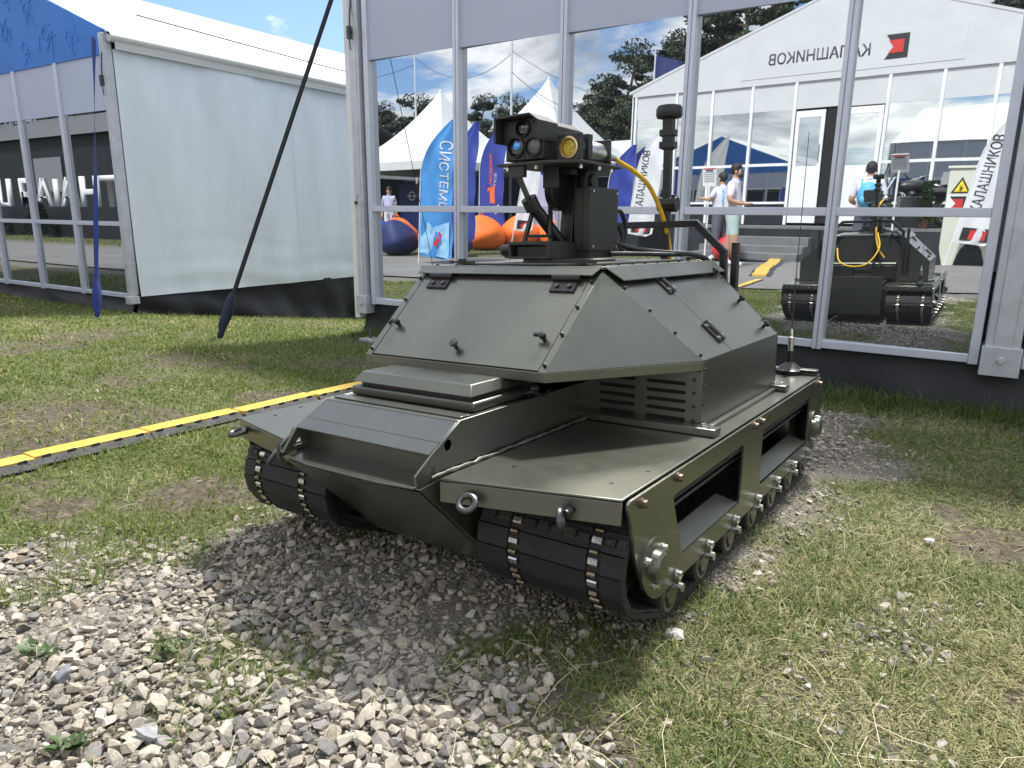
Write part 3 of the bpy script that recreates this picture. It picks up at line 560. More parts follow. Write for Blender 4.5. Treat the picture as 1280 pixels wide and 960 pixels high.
def wf(u, v):
    y = YG + .055 + 15.1 * u; z = .02 + (E2 - .2) * v; s = .016 * math.sin(y * 2.1 + z * .4) + .008 * math.sin(y * 5.7 + z * 1.5) + .006 * math.sin(y * 13 + z * 2 + math.sin(z * 3)) + .022 * math.exp(-((z - .25) / .2) ** 2) * math.sin(y * 1.3) + .010 * math.sin(z * 24 + y * 1.5 + math.sin(y * 3)) * math.exp(-z * 2.2)
    k_ = min(1, u * 40); return (XR + .025 + (.02 + s) * k_ + .03 * math.exp(-z * 3), y, z)
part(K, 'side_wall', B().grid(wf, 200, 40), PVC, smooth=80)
for y_s in (.16, .33, .5, .66, .83): part(K, 'wall_seam', B().grid(lambda u, v: Vector(wf(y_s + (u - .5) * .0022, v)) + Vector((.003, 0, 0)), 2, 40), PVC, smooth=80)
skirt(K, YG + .02, YG + 15.2, XR + .03, .04, 3, .075, 'y'); skirt(K, XL, XR + .03, YG - .0, .0, 4, .03)
part(K, 'rear_wall', B().bb((XL, YG + 15.2, -.05), (XR, YG + 15.23, E2)), PVC); part(K, 'side_wall', B().bb((XL - .03, YG + .05, -.05), (XL, YG + 15.2, E2)), PVC); part(K, 'floor_deck', B().bb((XL + .05, YG + .06, -.04), (XR - .08, YG + 15.1, -.01)), DARK)
tensioner(K, (XR + .05, YG - .08, 2.38), .9)

# guy straps
def strap(name, top, bot, wd, m1, m2, label, sleeve=.45, tw=1.0, wdir=(1, 0, 0)):
    r0 = empty(name, bot, label=label, cat='strap'); KK = Kit(r0); T, Bm = Vector(top), Vector(bot); d = (T - Bm); ln = d.length; d.normalize(); u = Vector(wdir); u = u - d * d.dot(u); u.normalize(); v = d.cross(u)
    def fn(a, c):
        t = sleeve / ln * .8 + (1 - sleeve / ln * .8) * c; ang = tw * math.sin(c * 7) * .5; ww = wd * (a - .5); return Bm + d * (ln * t) + u * (ww * math.cos(ang)) + v * (ww * math.sin(ang))
    b = B().grid(fn, 2, 40); o = part(KK, 'webbing', b, m1, smooth=60); sm = o.modifiers.new('thick', 'SOLIDIFY'); sm.thickness = .004
    pr = [(.012, 0), (.03, .03), (.028, .07), (.042, .12), (.050, .22), (.046, .33), (.034, .40), (.026, sleeve)]
    bb = B().tube([Bm + d * h + u * (.006 * math.sin(h * 30)) for _, h in pr], [q * max(wd, .055) / .06 for q, _ in pr], 12); part(KK, 'ratchet_sleeve', bb, m2, smooth=50)
    part(KK, 'ground_peg', B().cyl(Bm + Vector((0, 0, -.05)), Bm + d * .06, .011).tube([Bm + d * .05 + u * .02, Bm + d * .07, Bm + d * .05 - u * .02], .006, 6), DSTEEL)
strap('guy_strap', (-8.09, 4.53, 2.78), (-7.62, 3.95, g1(-7.62, 3.95)), .055, BLUES, BLUES, 'blue guy strap hanging down the corner of the white tent', .5)
strap('guy_strap', (-5.03, 5.18, 3.25), (-5.45, 3.84, g1(-5.45, 3.84)), .038, CHAR, NAVY, 'long dark guy strap slanting from the glass tent corner to the lawn', .42, 0.0, (.65, .76, 0))
pg = empty('tent_peg', (-4.62, 4.85, g1(-4.62, 4.85)), label='small dark tent peg with plate at the foot of the glass tent corner', cat='tent peg'); Kp = Kit(pg)
part(Kp, 'peg', B().cyl((-4.62, 4.85, g1(-4.62, 4.85) - .05), (-4.64, 4.9, g1(-4.62, 4.85) + .12), .012), DSTEEL); part(Kp, 'plate', B().bb((-4.70, 4.8, g1(-4.62, 4.85)), (-4.52, 4.95, g1(-4.62, 4.85) + .03)), ALUG, bevel=.004)

# cable ramps
def ramp_run(label, p0, p1, n, wd=.16, hgt=.035):
    P0, P1 = Vector((*p0, 0)), Vector((*p1, 0)); d = (P1 - P0) / n; l = d.length; dn = d.normalized(); sd = Vector((dn.y, -dn.x, 0)); mid = (P0 + P1) / 2
    root = empty('cable_ramp', (mid.x, mid.y, g1(mid.x, mid.y)), label=label, cat='cable ramp', group='yellow cable ramps on the ground'); KK = Kit(root)
    for i in range(n):
        a = P0 + d * i; c = P0 + d * (i + 1); off = sd * (.02 * math.sin(i * 1.3))
        za, zc = g1(a.x, a.y) + .006, g1(c.x, c.y) + .006
        def pt(p, z, s_, h): q = p + sd * s_ + off; return (q.x, q.y, z + h)
        def sec(prof, m, nm, e=.004):
            A = a + dn * e; C = c - dn * e; nn = len(prof); b = B().add([pt(A, za, s_, h) for s_, h in prof] + [pt(C, zc, s_, h) for s_, h in prof], [list(range(nn))[::-1], list(range(nn, 2 * nn))] + [(j, (j + 1) % nn, nn + (j + 1) % nn, nn + j) for j in range(nn)])
            return part(KK, nm, b, m, bevel=.003)
        sec([(-wd * .36, 0), (-wd * .36, hgt), (wd * .36, hgt), (wd * .36, 0)], YEL, 'lid')
        base = sec([(wd * .37, 0), (wd * .37, hgt * .8), (wd * .62, .004), (wd * .62, 0)], BLKPL, 'ramp_side', .002); sec([(-wd * .37, 0), (-wd * .37, hgt * .85), (-wd * .72, .004), (-wd * .72, 0)], BLKPL, 'ramp_side', .002)
        b = B()
        for k in range(5):
            q = a + d * ((k + .5) / 5); z = za + (zc - za) * (k + .5) / 5; s0 = wd * .37; o1 = q + sd * s0 + off
            b.box((o1.x, o1.y, z + hgt * .75), (.03, .012, .016), Matrix.Rotation(math.atan2(dn.y, dn.x), 3, 'Z'))
        part(KK, 'hinge_tab', b, BLKPL)['kind'] = 'stuff'
ramp_run('yellow and black cable ramp crossing the lawn left of the robot', (-3.03, -.2), (-3.02, 4.6), 10, .125); ramp_run('yellow and grey cable ramp laid across the asphalt road', (-3.2, -.65), (-4.37, -5.4), 8, .3, .05)

# ------------------------------------------------------------------ the tracked robot (local axes: x forward, y left, z up)
_A, _P, _Q = R(3.35), R(1.5), R(2.5)
ef = -Vector((math.sin(_A) * math.cos(_P), math.cos(_A) * math.cos(_P), -math.sin(_P))); el0 = Vector((math.cos(_A), -math.sin(_A), 0)); ez0 = ef.cross(el0)
el = el0 * math.cos(_Q) + ez0 * math.sin(_Q); ez = ef.cross(el)
robot = empty('tracked_robot', label='olive green unmanned tracked robot with camera turret parked on gravel', cat='robot')
RM = Matrix((ef, el, ez)).transposed().to_4x4(); RM.translation = (-1.102, 2.141, 0.010); robot.matrix_world = RM
def rp(name, b, m, parent=robot, bevel=0.0, smooth=35):
    o = b.build(name, m, parent, smooth, bevel)
    if name in ('rivets', 'roof_screw', 'screw_hole', 'hinge_screw', 'lid_screw', 'platform_bolt', 'mount_screw', 'housing_screw', 'rear_rivets', 'bar_bolt', 'bulkhead_slot'): o['kind'] = 'stuff'
    return o
def bolt(b, p, n_, r=.011, h=.012, k=6): p = Vector(p); n_ = Vector(n_).normalized(); return b.cyl(p, p + n_ * h * .3, r * 1.35, n=12).cyl(p + n_ * h * .3, p + n_ * h, r, n=k)
FZ = .379
def hull_path(circles, k=48):
    pts = [(cx + r * math.cos(2 * math.pi * i / k), cz + r * math.sin(2 * math.pi * i / k)) for cx, cz, r in circles for i in range(k)]
    pts = sorted(set(pts)); cr = lambda o, a, b: (a[0] - o[0]) * (b[1] - o[1]) - (a[1] - o[1]) * (b[0] - o[0]); lo, up = [], []
    for p in pts:
        while len(lo) > 1 and cr(lo[-2], lo[-1], p) <= 0: lo.pop()
        lo.append(p)
    for p in reversed(pts):
        while len(up) > 1 and cr(up[-2], up[-1], p) <= 0: up.pop()
        up.append(p)
    return lo[:-1] + up[:-1]
PATH = hull_path([(.735, .195, .112), (.60, .065, .045), (-.66, .065, .045), (-.735, .195, .112)])
def resample(P, n):
    Q = P + [P[0]]; L_ = [0]
    for a, b in zip(Q, Q[1:]): L_.append(L_[-1] + math.dist(a, b))
    o = []
    for i in range(n):
        s = L_[-1] * i / n; k = max(j for j in range(len(L_)) if L_[j] <= s + 1e-12); k = min(k, len(P) - 1); t = (s - L_[k]) / max(1e-9, L_[k + 1] - L_[k]); o.append((Q[k][0] + (Q[k + 1][0] - Q[k][0]) * t, Q[k][1] + (Q[k + 1][1] - Q[k][1]) * t, math.atan2(Q[k + 1][1] - Q[k][1], Q[k + 1][0] - Q[k][0])))
    return o, L_[-1] / n
NL = 84; LINKS, PITCH = resample(PATH, NL)
def link_mesh(s, lug):
    b = B(); W2 = .195; h = PITCH * .5; W0 = -.186
    for y0, y1 in ((W0, -.100), (-.064, .107), (.143, W2)):
        b.mi(1).box((0, (y0 + y1) / 2 * s, -.0045), (PITCH * 1.04, y1 - y0, .015))
        if lug:
            nn = max(2, int((y1 - y0) / .03)); st = (y1 - y0) / nn
            for k in range(nn): yy = y0 + st * (k + .5); b.mi(0).prism([(-h * .5, (yy - st * .44) * s, -.011), (-h * .25 + .004 * (k % 2), (yy - st * .3) * s, -.0185), (h * .3 + .004 * (k % 2), (yy - st * .3) * s, -.0185), (h * .55, (yy - st * .44) * s, -.011)], (0, st * .8 * s, 0))
    b.mi(0).box((0, .0045 * s, .004), (PITCH * 1.03, .381, .008))
    for yc in (-.082, .125):
        b.mi(2).prism([(-.0085, (yc - .0115) * s, -.006), (-.0085, (yc - .0115) * s, -.0135), (-.005, (yc - .0115) * s, -.016), (.005, (yc - .0115) * s, -.016), (.0085, (yc - .0115) * s, -.0135), (.0085, (yc - .0115) * s, -.006)], (0, .023 * s, 0))
        b.mi(3).cyl((h, yc * s - .0095, -.0100), (h, yc * s + .0095, -.0100), .0062, n=10).mi(0).box((0, yc * s, -.003), (h * 2.02, .036, .006))
    b.mi(0)
    for y in (-.03, .08): b.prism([(-.012, y * s, .006), (.012, y * s, .006), (0, y * s, .034)], (0, .02 * s, 0))
    return b.mesh('track_link', [RUBBER, RIBR, STEEL, BRASS], 30)
def wheel_mesh(r, wd):
    b = B(); b.mi(0).lathe([(r * .55, 0), (r * .97, 0), (r, .006), (r, wd - .006), (r * .97, wd), (r * .80, wd)], (0, -wd / 2, 0), (0, 1, 0), 28)
    b.mi(1).lathe([(r * .80, wd - .004), (r * .78, wd + .002), (r * .62, wd + .002), (r * .60, wd - .004), (r * .45, wd - .003), (r * .42, wd + .006), (r * .2, wd + .008), (0.002, wd + .008)], (0, -wd / 2, 0), (0, 1, 0), 28)
    return b.mesh('road_wheel', [RUBBER, OLIVE], 30)
WM = wheel_mesh(.056, .04)
PL_OUT = [(.862, .372), (.835, .318), (.815, .227), (.752, .127), (.700, .092), (.61, .094), (-.66, .092), (-.76, .11), (-.845, .158), (-.866, .26), (-.858, .372)]
def rnd(P, r=.018, k=4):
    o = []
    for i, p in enumerate(P):
        a, c = Vector(P[i - 1]), Vector(P[(i + 1) % len(P)]); p = Vector(p); d1 = (a - p).normalized(); d2 = (c - p).normalized(); rr = min(r, (a - p).length * .45, (c - p).length * .45)
        for j in range(k + 1): t = j / k; q = p + d1 * rr; e = p + d2 * rr; o.append(tuple((q.lerp(p, t)).lerp(p.lerp(e, t), t)))
    return o
W1 = rnd([(.622, .318), (.108, .321), (.122, .150), (.556, .152)]); W2_ = rnd([(-.077, .324), (-.677, .320), (-.664, .145), (-.069, .147)])
for s in (1, -1):
    side_n = 'left' if s == 1 else 'right'
    tr = empty('track', parent=robot); tr.location = (0, .458 * s, 0)
    lm = [link_mesh(s, False), link_mesh(s, True)]
    for li, (fx, fz, an) in enumerate(LINKS):
        inst('track_link', lm[li % 4 == 0], tr, Matrix.Translation((fx, 0, fz)) @ Matrix.Rotation(-an, 4, 'Y'))
    for i in range(7):
        for ly in (.177,): inst('road_wheel', WM, tr, Matrix.Translation((.605 - .2115 * i, ly * s, .066)) @ (Matrix.Identity(4) if s == 1 else Matrix.Rotation(math.pi, 4, 'Z')))
    for cx in (.735, -.735):
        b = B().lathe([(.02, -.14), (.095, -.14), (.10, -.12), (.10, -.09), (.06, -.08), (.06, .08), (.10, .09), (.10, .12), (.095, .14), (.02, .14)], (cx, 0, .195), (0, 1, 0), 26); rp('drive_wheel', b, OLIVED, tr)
    rp('return_rail', B().bb((.62, .135 * s, .262), (-.70, .175 * s, .270)), DSTEEL, tr, .001); rp('return_rail', B().bb((.62, -.05, .275), (-.62, .05, .285)), DSTEEL, tr)
    # fender
    fe = rp('fender', B().prism([(.862, .652 * s, FZ - .006), (.962, .250 * s, FZ - .006), (-.858, .250 * s, FZ - .006), (-.858, .652 * s, FZ - .006)], (0, 0, .006)), OLIVE, bevel=.002)
    b = B().prism([(.862, .652 * s, FZ - .007), (.962, .250 * s, FZ - .007), (.962, .250 * s, FZ - .056), (.866, .652 * s, FZ - .056)], (-.004, 0, 0)); rp('fender_lip', b, OLIVE, fe, .0015); rp('fender_lip', B().prism([(-.858, .652 * s, FZ - .007), (-.858, .250 * s, FZ - .007), (-.858, .250 * s, FZ - .05), (-.858, .652 * s, FZ - .05)], (.004, 0, 0)), OLIVE, fe, .0015)
    b = B()
    for p in ((.78, .585), (.66, .615), (.80, .34)): b.cyl((p[0], p[1] * s, FZ), (p[0], p[1] * s, FZ + .0012), .0055, n=10)
    rp('screw_hole', b, BLACK, fe)
    # side plate with two cut-outs
    pl = rp('side_plate', B().plate([(x, .655 * s, z) for x, z in rnd(PL_OUT, .03)], [[(x, .655 * s, z) for x, z in W1], [(x, .655 * s, z) for x, z in W2_]], (0, .007 * s, 0)), OLIVE, smooth=30, bevel=.0012)
    for (x0, x1) in ((.553, .128), (-.073, -.66)):
        b = B().prism([(x0, .655 * s, .150), (x1, .655 * s, .148), (x1 + .05, .604 * s, .180), (x0 - .045, .604 * s, .180)], (0, .004 * s, .003)); rp('deflector_flap', b, OLIVE, pl, .001)
    bm_ = bolt(B(), (0, 0, 0), (0, s, 0), .009, .013).mesh('bolt', COPPER); am_ = bolt(B(), (0, 0, .032), (0, s, 0), .009, .016).box((0, .006 * s, .016), (.014, .011, .032)).cyl((0, -.002 * s, 0), (0, .02 * s, 0), .011).mesh('axle_bolt', STEEL)
    for fx, z in ((.79, .352), (.60, .357), (.02, .357), (-.045, .357), (-.80, .352)): inst('bolt', bm_, pl, Matrix.Translation((fx, .662 * s, z)))
    for i in range(7): inst('axle_bolt', am_, pl, Matrix.Translation((.593 - .2115 * i, .663 * s, .084)))
    for cx, cz in ((.735, .195), (-.735, .195)):
        hb = rp('hub_cover', B().lathe([(.062, 0), (.062, .008), (.036, .010), (.034, .026), (.028, .032), (.002, .033)], (cx, .662 * s, cz), (0, s, 0), 28), OLIVE, pl)
        hm_ = bolt(B(), (0, 0, 0), (0, s, 0), .008, .012).mesh('hub_bolt', STEEL)
        for k in range(3): a = k * 2.094 + .5; inst('hub_bolt', hm_, pl, Matrix.Translation((cx + .049 * math.cos(a), .67 * s, cz + .049 * math.sin(a))))
# lifting eyes on the fender lips
def ring(c, ax_n, r, t, stem, parent):
    c = Vector(c); n_ = Vector(ax_n).normalized(); u = n_.orthogonal().normalized(); v = n_.cross(u); b = B().tube([c + (u * math.cos(2 * math.pi * i / 22) + v * math.sin(2 * math.pi * i / 22)) * r for i in range(22)], t, 8, True); d = Vector(stem); b.cyl(c + d * r, c + d * (r + .022), t * 1.5).cyl(c + d * (r + .018), c + d * (r + .026), t * 2.1); return rp('lifting_eye', b, DSTEEL, parent)
ring((.970, .335, .340), (.60, .25, .75), .0185, .0072, (-1, 0, .15), robot); ring((.925, .545, .334), (-.42, .88, .12), .019, .0072, (-1, 0, .25), robot); ring((.905, -.60, .350), (.25, -.1, .95), .022, .0075, (-.95, .1, .0), robot); ring((.975, -.335, .337), (.5, -.5, .5), .021, .0062, (-1, 0, .1), robot)
# hull
hull = rp('hull', B().prism([(1.012, -.235, .362), (.70, -.235, .062), (-.84, -.235, .085), (-.858, -.235, .40), (.60, -.235, .40)], (0, .47, 0)), OLIVE, bevel=.002)
b = B().prism([(1.016, -.222, .366), (1.030, -.12, .366), (1.030, .12, .366), (1.016, .222, .366), (.935, .226, .372), (.935, -.226, .372)], (0, 0, -.005)); rp('nose_plate', b, OLIVE, hull, .001)
b = B().prism([(1.014, -.235, .358), (1.030, -.12, .360), (1.030, .12, .360), (1.014, .235, .358), (.70, .205, .062), (.70, -.205, .062)], (-.006, 0, -.004)); rp('lower_front_plate', b, OLIVE, hull, .001)
for s in (1, -1):
    P = [(.60, .372), (.96, .372), (1.020, .372), (1.024, .395), (.967, .433), (.866, .490), (.24, .490), (.24, .372)]
    hole1 = [(.912 + .014 * math.cos(k * .785), .441 + .014 * math.sin(k * .785)) for k in range(8)]; hole2 = [(.985, .384), (.955, .384), (.962, .405)]
    rp('cheek_plate', B().plate([(x, .236 * s, z) for x, z in P], [[(x, .236 * s, z) for x, z in hole1], [(x, .236 * s, z) for x, z in hole2]], (0, -.006 * s, 0)), OLIVE, hull, .001, 30)
    b = B(); r_ = random.Random(4)
    b.tube([(.24 + .74 * i / 40, .247 * s + r_.uniform(-.002, .002), FZ + .004 + r_.uniform(-.001, .003)) for i in range(41)], [r_.uniform(.003, .006) for _ in range(41)], 6); rp('weld_seam', b, WELD, hull)
rp('hood_plate', B().prism([(.862, -.229, .490), (.862, .229, .490), (.972, .229, .432), (.972, -.229, .432)], (-.003, 0, -.006)), OLIVE, hull, .0015)
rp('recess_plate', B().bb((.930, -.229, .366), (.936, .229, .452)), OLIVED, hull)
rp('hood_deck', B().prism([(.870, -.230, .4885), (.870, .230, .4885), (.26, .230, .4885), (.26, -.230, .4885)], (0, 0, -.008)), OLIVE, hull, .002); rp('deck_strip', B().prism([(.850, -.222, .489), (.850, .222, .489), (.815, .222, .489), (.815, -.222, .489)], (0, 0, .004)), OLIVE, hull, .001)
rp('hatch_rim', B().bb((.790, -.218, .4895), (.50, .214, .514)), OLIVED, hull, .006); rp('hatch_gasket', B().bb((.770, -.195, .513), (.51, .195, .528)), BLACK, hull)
b = B(); zt, zb = .553, .526
b.add([(.787, -.215, zb), (.787, .205, zb), (.50, .205, zb), (.50, -.215, zb), (.765, -.197, zt), (.765, .187, zt), (.50, .187, zt), (.50, -.197, zt)], [(3, 2, 1, 0), (4, 5, 6, 7), (0, 1, 5, 4), (1, 2, 6, 5), (2, 3, 7, 6), (3, 0, 4, 7)]); rp('hatch_cover', b, OLIVE, hull, .0025)
b = B().tube([(.60, .225, .505), (.60, .26, .515), (.57, .27, .50), (.53, .27, .512)], .005, 6).lathe([(.006, 0), (.013, .004), (.013, .012), (.006, .015)], (.56, .232, .515), (.5, 1, .3), 12).cyl((.56, .22, .49), (.56, .232, .516), .006); rp('latch', b, BLACK, hull)
rp('front_handle', B().tube(bez([(.985, -.238, .40), (1.0, -.265, .385), (1.0, -.27, .35), (.97, -.262, .325), (.94, -.25, .33)], 5), .0075, 8), DSTEEL, hull)
rp('bumper_strut', B().tube([(1.02, -.232, .375), (.975, -.234, .428)], .006, 6), OLIVE, hull)
rp('rear_plate', B().bb((-.866, -.232, .10), (-.860, .232, .46)), GREYP, hull, .002); b = B()  # rear plate darker than the hull: tent shade painted into its colour
for i in range(24): b.cyl((-.859, -.62 + i * .054, .352), (-.864, -.62 + i * .054, .352), .009, n=8)
rp('rear_rivets', b, STEEL, hull)
# superstructure
su = empty('superstructure', parent=robot)
TF, TB, TH, TZ = .355, -.474, .325, .818; LF, LH, LZ = .634, .320, .575; BF, BH, BZ = .25, .583, .576
def quadp(name, P, m, th=.006, parent=su, bevel=.001):
    P = [Vector(p) for p in P]; n_ = (P[1] - P[0]).cross(P[2] - P[0]).normalized(); b = B().prism(P, -n_ * th); return rp(name, b, m, parent, bevel)
quadp('front_panel', [(LF - .004, -LH + .024, LZ + .003), (LF - .004, LH - .024, LZ + .003), (TF, TH - .024, TZ), (TF, -TH + .024, TZ)], OLIVE)
for s in (1, -1):
    o_ = .0015
    q = [(LF + o_, LH * s, LZ), (BF, BH * s, BZ), (TF + o_, TH * s, TZ)]; quadp('corner_panel', q if s == 1 else q[::-1], OLIVE)
    q = [(LF + .001, (LH - .022) * s, LZ), (LF + .001, (LH) * s, LZ), (TF + .001, (TH) * s, TZ), (TF + .001, (TH - .022) * s, TZ)]; quadp('edge_strip', q if s == 1 else q[::-1], OLIVE, .005)
    a, c = Vector((BF, BH * s, BZ)), Vector((-.465, BH * s, BZ)); d, e = Vector((TF, TH * s, TZ)), Vector((TB, TH * s, TZ))
    m0, m1_ = a.lerp(c, .33), d.lerp(e, .355)
    q = [a, m0 + Vector((.002, 0, 0)), m1_ + Vector((.002, 0, 0)), d]; quadp('side_panel', q if s == 1 else q[::-1], OLIVE)
    q = [m0 - Vector((.002, 0, 0)), c, e, m1_ - Vector((.002, 0, 0))]; quadp('side_hatch', q if s == 1 else q[::-1], OLIVE)
    nrm = (c - a).cross(d - a).normalized() * (1 if s == 1 else -1)
    if nrm.y * s < 0: nrm = -nrm
    # hinges and knobs on the side hatch
    for t in (.22, .80):
        p = m0.lerp(m1_, t) + nrm * .006; ax1 = (m1_ - m0).normalized(); ax2 = nrm.cross(ax1); h = B().cyl(p - ax1 * .04, p + ax1 * .04, .008, n=10); rot = Matrix((ax1, ax2, nrm)).transposed()
        h.box(p + ax2 * .017 - nrm * .003, (.075, .03, .005), rot).box(p - ax2 * .017 - nrm * .003, (.075, .03, .005), rot)
        rp('hinge', h, BLACK, su); hb = B()
        for sx in (-.025, .025):
            for sy in (-.02, .02): hb.cyl(p + ax1 * sx + ax2 * sy - nrm * .001, p + ax1 * sx + ax2 * sy + nrm * .004, .005, n=8)
        rp('hinge_screw', hb, STEEL, su)
    for t in (.12, .47, .86):
        p = c.lerp(e, t) + Vector((.075, 0, 0)) + nrm * .001; kb = B().cyl(p, p + nrm * .014, .006).lathe([(.010, 0), (.013, .004), (.012, .012), (.003, .014)], p + nrm * .012, nrm, 12).box(p + nrm * .018 - Vector((.01, 0, 0)), (.03, .006, .008)); rp('hatch_knob', kb, BLACK, su)
    # lower box
    rp('lower_side_wall', B().plate([(BF, BH * s, FZ + .004), (BF, BH * s, BZ - .002), (-.465, BH * s, BZ - .002), (-.465, BH * s, FZ + .004)], [], (0, -.006 * s, 0)), OLIVE, su, .001)
    sl_ = []
    for r_ in range(5):
        z = .508 - r_ * .0255
        for y0, y1 in ((.268, .383), (.419, .537)): sl_.append(rnd([(y0, z + .0052), (y1, z + .0052), (y1, z - .0052), (y0, z - .0052)], .005, 3))
    vp = rp('vent_panel', B().plate([(BF + .001, .222 * s, FZ + .004), (BF + .001, (BH - .001) * s, FZ + .004), (BF + .001, (BH - .001) * s, .545), (BF + .001, .222 * s, .545)], [[(BF + .001, y * s, z) for y, z in h] for h in sl_], (-.005, 0, 0)), OLIVE, su, 0, 30)
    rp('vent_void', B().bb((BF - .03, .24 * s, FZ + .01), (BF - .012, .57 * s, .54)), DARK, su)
    rp('base_bar', B().bb((BF + .005, .222 * s, FZ + .001), (BF + .052, .642 * s, FZ + .022)), OLIVE, su, .0025); rp('base_bar', B().bb((-.42, .56 * s, FZ + .001), (-.46, .636 * s, FZ + .022)), OLIVE, su, .0025); rp('base_rail', B().bb((BF - .01, (BH + .001) * s, FZ + .001), (-.415, (BH + .02) * s, FZ + .012)), OLIVE, su, .002)
    b = B()
    for p in ((BF + .03, .625 * s), (-.44, .615 * s)): bolt(b, (p[0], p[1], FZ + .021), (0, 0, 1), .008, .010); bolt(b, (p[0], p[1] - .022 * s, FZ + .021), (0, 0, 1), .008, .010)
    rp('bar_bolt', b, STEEL, su)
    # rivets
    b = B()
    for t in (.06, .35, .62, .88): p = Vector((LF + .002, (LH - .011) * s, LZ)).lerp(Vector((TF + .002, (TH - .011) * s, TZ)), t); b.ball(p + Vector((.65, 0, .75)).normalized() * .003, .0055, 8, 6)
    for t in (.05, .3, .55, .8): p = a.lerp(d, t) + nrm * .003 + Vector((-.015, 0, 0)); b.ball(p, .0048, 8, 6)
    for t in (.06, .36, .66, .94): b.ball((BF - .012, (BH + .001) * s, FZ + .012 + t * .17), .0042, 8, 6); b.ball((BF + .002, (BH - .022) * s, FZ + .02 + t * .13), .005, 8, 6)
    for t in (.2, .5, .8): p = c.lerp(e, t) + Vector((.014, 0, 0)) + nrm * .002; b.ball(p, .0045, 8, 6)
    rp('rivets', b, BLACK, su)
quadp('rear_panel', [(TB - .01, TH, TZ), (-.475, BH, BZ), (-.475, BH, FZ + .004), (-.475, -BH, FZ + .004), (-.475, -BH, BZ), (TB - .01, -TH, TZ)], GREYP)  # dark grey here imitates the shaded rear, the hull itself is olive
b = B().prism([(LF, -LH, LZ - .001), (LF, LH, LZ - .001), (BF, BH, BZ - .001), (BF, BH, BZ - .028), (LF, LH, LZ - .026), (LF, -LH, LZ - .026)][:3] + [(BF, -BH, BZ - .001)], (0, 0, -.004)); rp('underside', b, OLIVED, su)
for s in (1, -1):
    q = [(LF + .001, LH * s, LZ - .026), (BF + .001, (BH + .001) * s, LZ - .026), (BF + .001, (BH + .001) * s, LZ - .001), (LF + .001, LH * s, LZ - .001)]; quadp('lower_flange', q if s == 1 else q[::-1], OLIVE, .005)
quadp('lower_flange', [(LF + .001, -LH, LZ - .026), (LF + .001, LH, LZ - .026), (LF + .001, LH, LZ - .001), (LF + .001, -LH, LZ - .001)], OLIVE, .005)
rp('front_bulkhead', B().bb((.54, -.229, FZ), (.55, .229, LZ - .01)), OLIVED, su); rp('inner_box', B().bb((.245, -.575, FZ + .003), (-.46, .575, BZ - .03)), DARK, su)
b = B()
for t in (-.2, -.06, .08): b.bb((.549, t, .525), (.554, t + .1, .54))
rp('bulkhead_slot', b, BLACK, su)
rf = rp('roof_plate', B().prism([(TF + .01, -TH - .01, TZ + .004), (TF + .01, TH + .01, TZ + .004), (TB - .012, TH + .01, TZ + .004), (TB - .012, -TH - .01, TZ + .004)], (0, 0, .008)), OLIVE, su, .002)
quadp('roof_flange', [(TF + .036, -TH + .002, TZ - .010), (TF + .036, TH - .010, TZ - .010), (TF + .011, TH + .004, TZ + .010), (TF + .011, -TH - .004, TZ + .010)], OLIVE, .004)
for s in (1, -1):
    q = [(TF - .035, (TH + .052) * s, TZ - .026), (TB - .02, (TH + .052) * s, TZ - .026), (TB - .012, (TH + .011) * s, TZ + .010), (TF - .005, (TH + .011) * s, TZ + .010)]; quadp('roof_flange', q if s == 1 else q[::-1], OLIVE, .004)
b = B()
for i in range(8): b.cyl((TF - .01, -.28 + i * .08, TZ + .011), (TF - .01, -.28 + i * .08, TZ + .016), .005, n=8)
for i in range(9): b.cyl((TF - .06 - i * .09, .30, TZ + .011), (TF - .06 - i * .09, .30, TZ + .016), .005, n=8)
rp('roof_screw', b, BLACK, su)
rp('roof_hatch', B().bb((TF - .06, -.24, TZ + .013), (TB + .06, .25, TZ + .019)), OLIVED, su, .002)
for y in (-.21, .23): rp('roof_toggle', B().cyl((TF - .05, y, TZ + .018), (TF - .05, y, TZ + .032), .014).bb((TF - .055, y - .05, TZ + .019), (TF - .045, y + .05, TZ + .025)), BLACK, su)
FN = Vector((TZ - LZ, 0, LF - TF)).normalized(); FU = Vector((TF - LF, 0, TZ - LZ)).normalized()
for y in (-.223, .235):
    p = Vector((.394, y, .784)) + FN * .010; rot = Matrix((Vector((0, 1, 0)), FU, FN)).transposed(); h = B().cyl(p + FU * .012 - Vector((0, .045, 0)), p + FU * .012 + Vector((0, .045, 0)), .0095, n=10).box(p - FU * .014 - FN * .007, (.078, .042, .006), rot); rp('hinge', h, BLACK, su)
    hb = B()
    for dy in (-.02, .02): hb.cyl(p - FU * .016 + Vector((0, dy, 0)) - FN * .006, p - FU * .016 + Vector((0, dy, 0)) + FN * .001, .007, n=10)
    rp('hinge_screw', hb, DSTEEL, su)
for x, y, z, kn in ((.543, -.265, .654, 0), (.593, 0, .611, 1), (.553, .267, .645, 0)):
    p = Vector((x, y, z)); kb = B().cyl(p, p + FN * .016, .006)
    if kn: kb.lathe([(.008, 0), (.0125, .004), (.0125, .010), (.004, .013)], p + FN * .014, FN, 14)
    else: kb.lathe([(.009, 0), (.010, .003), (.009, .012), (.003, .014)], p + FN * .012, FN, 10).box(p + FN * .02 - Vector((0, .008, 0)), (.007, .034, .009), Matrix((FU, Vector((0, 1, 0)), FN)).transposed())
    rp('panel_knob', kb, BLACK if not kn else DSTEEL, su)
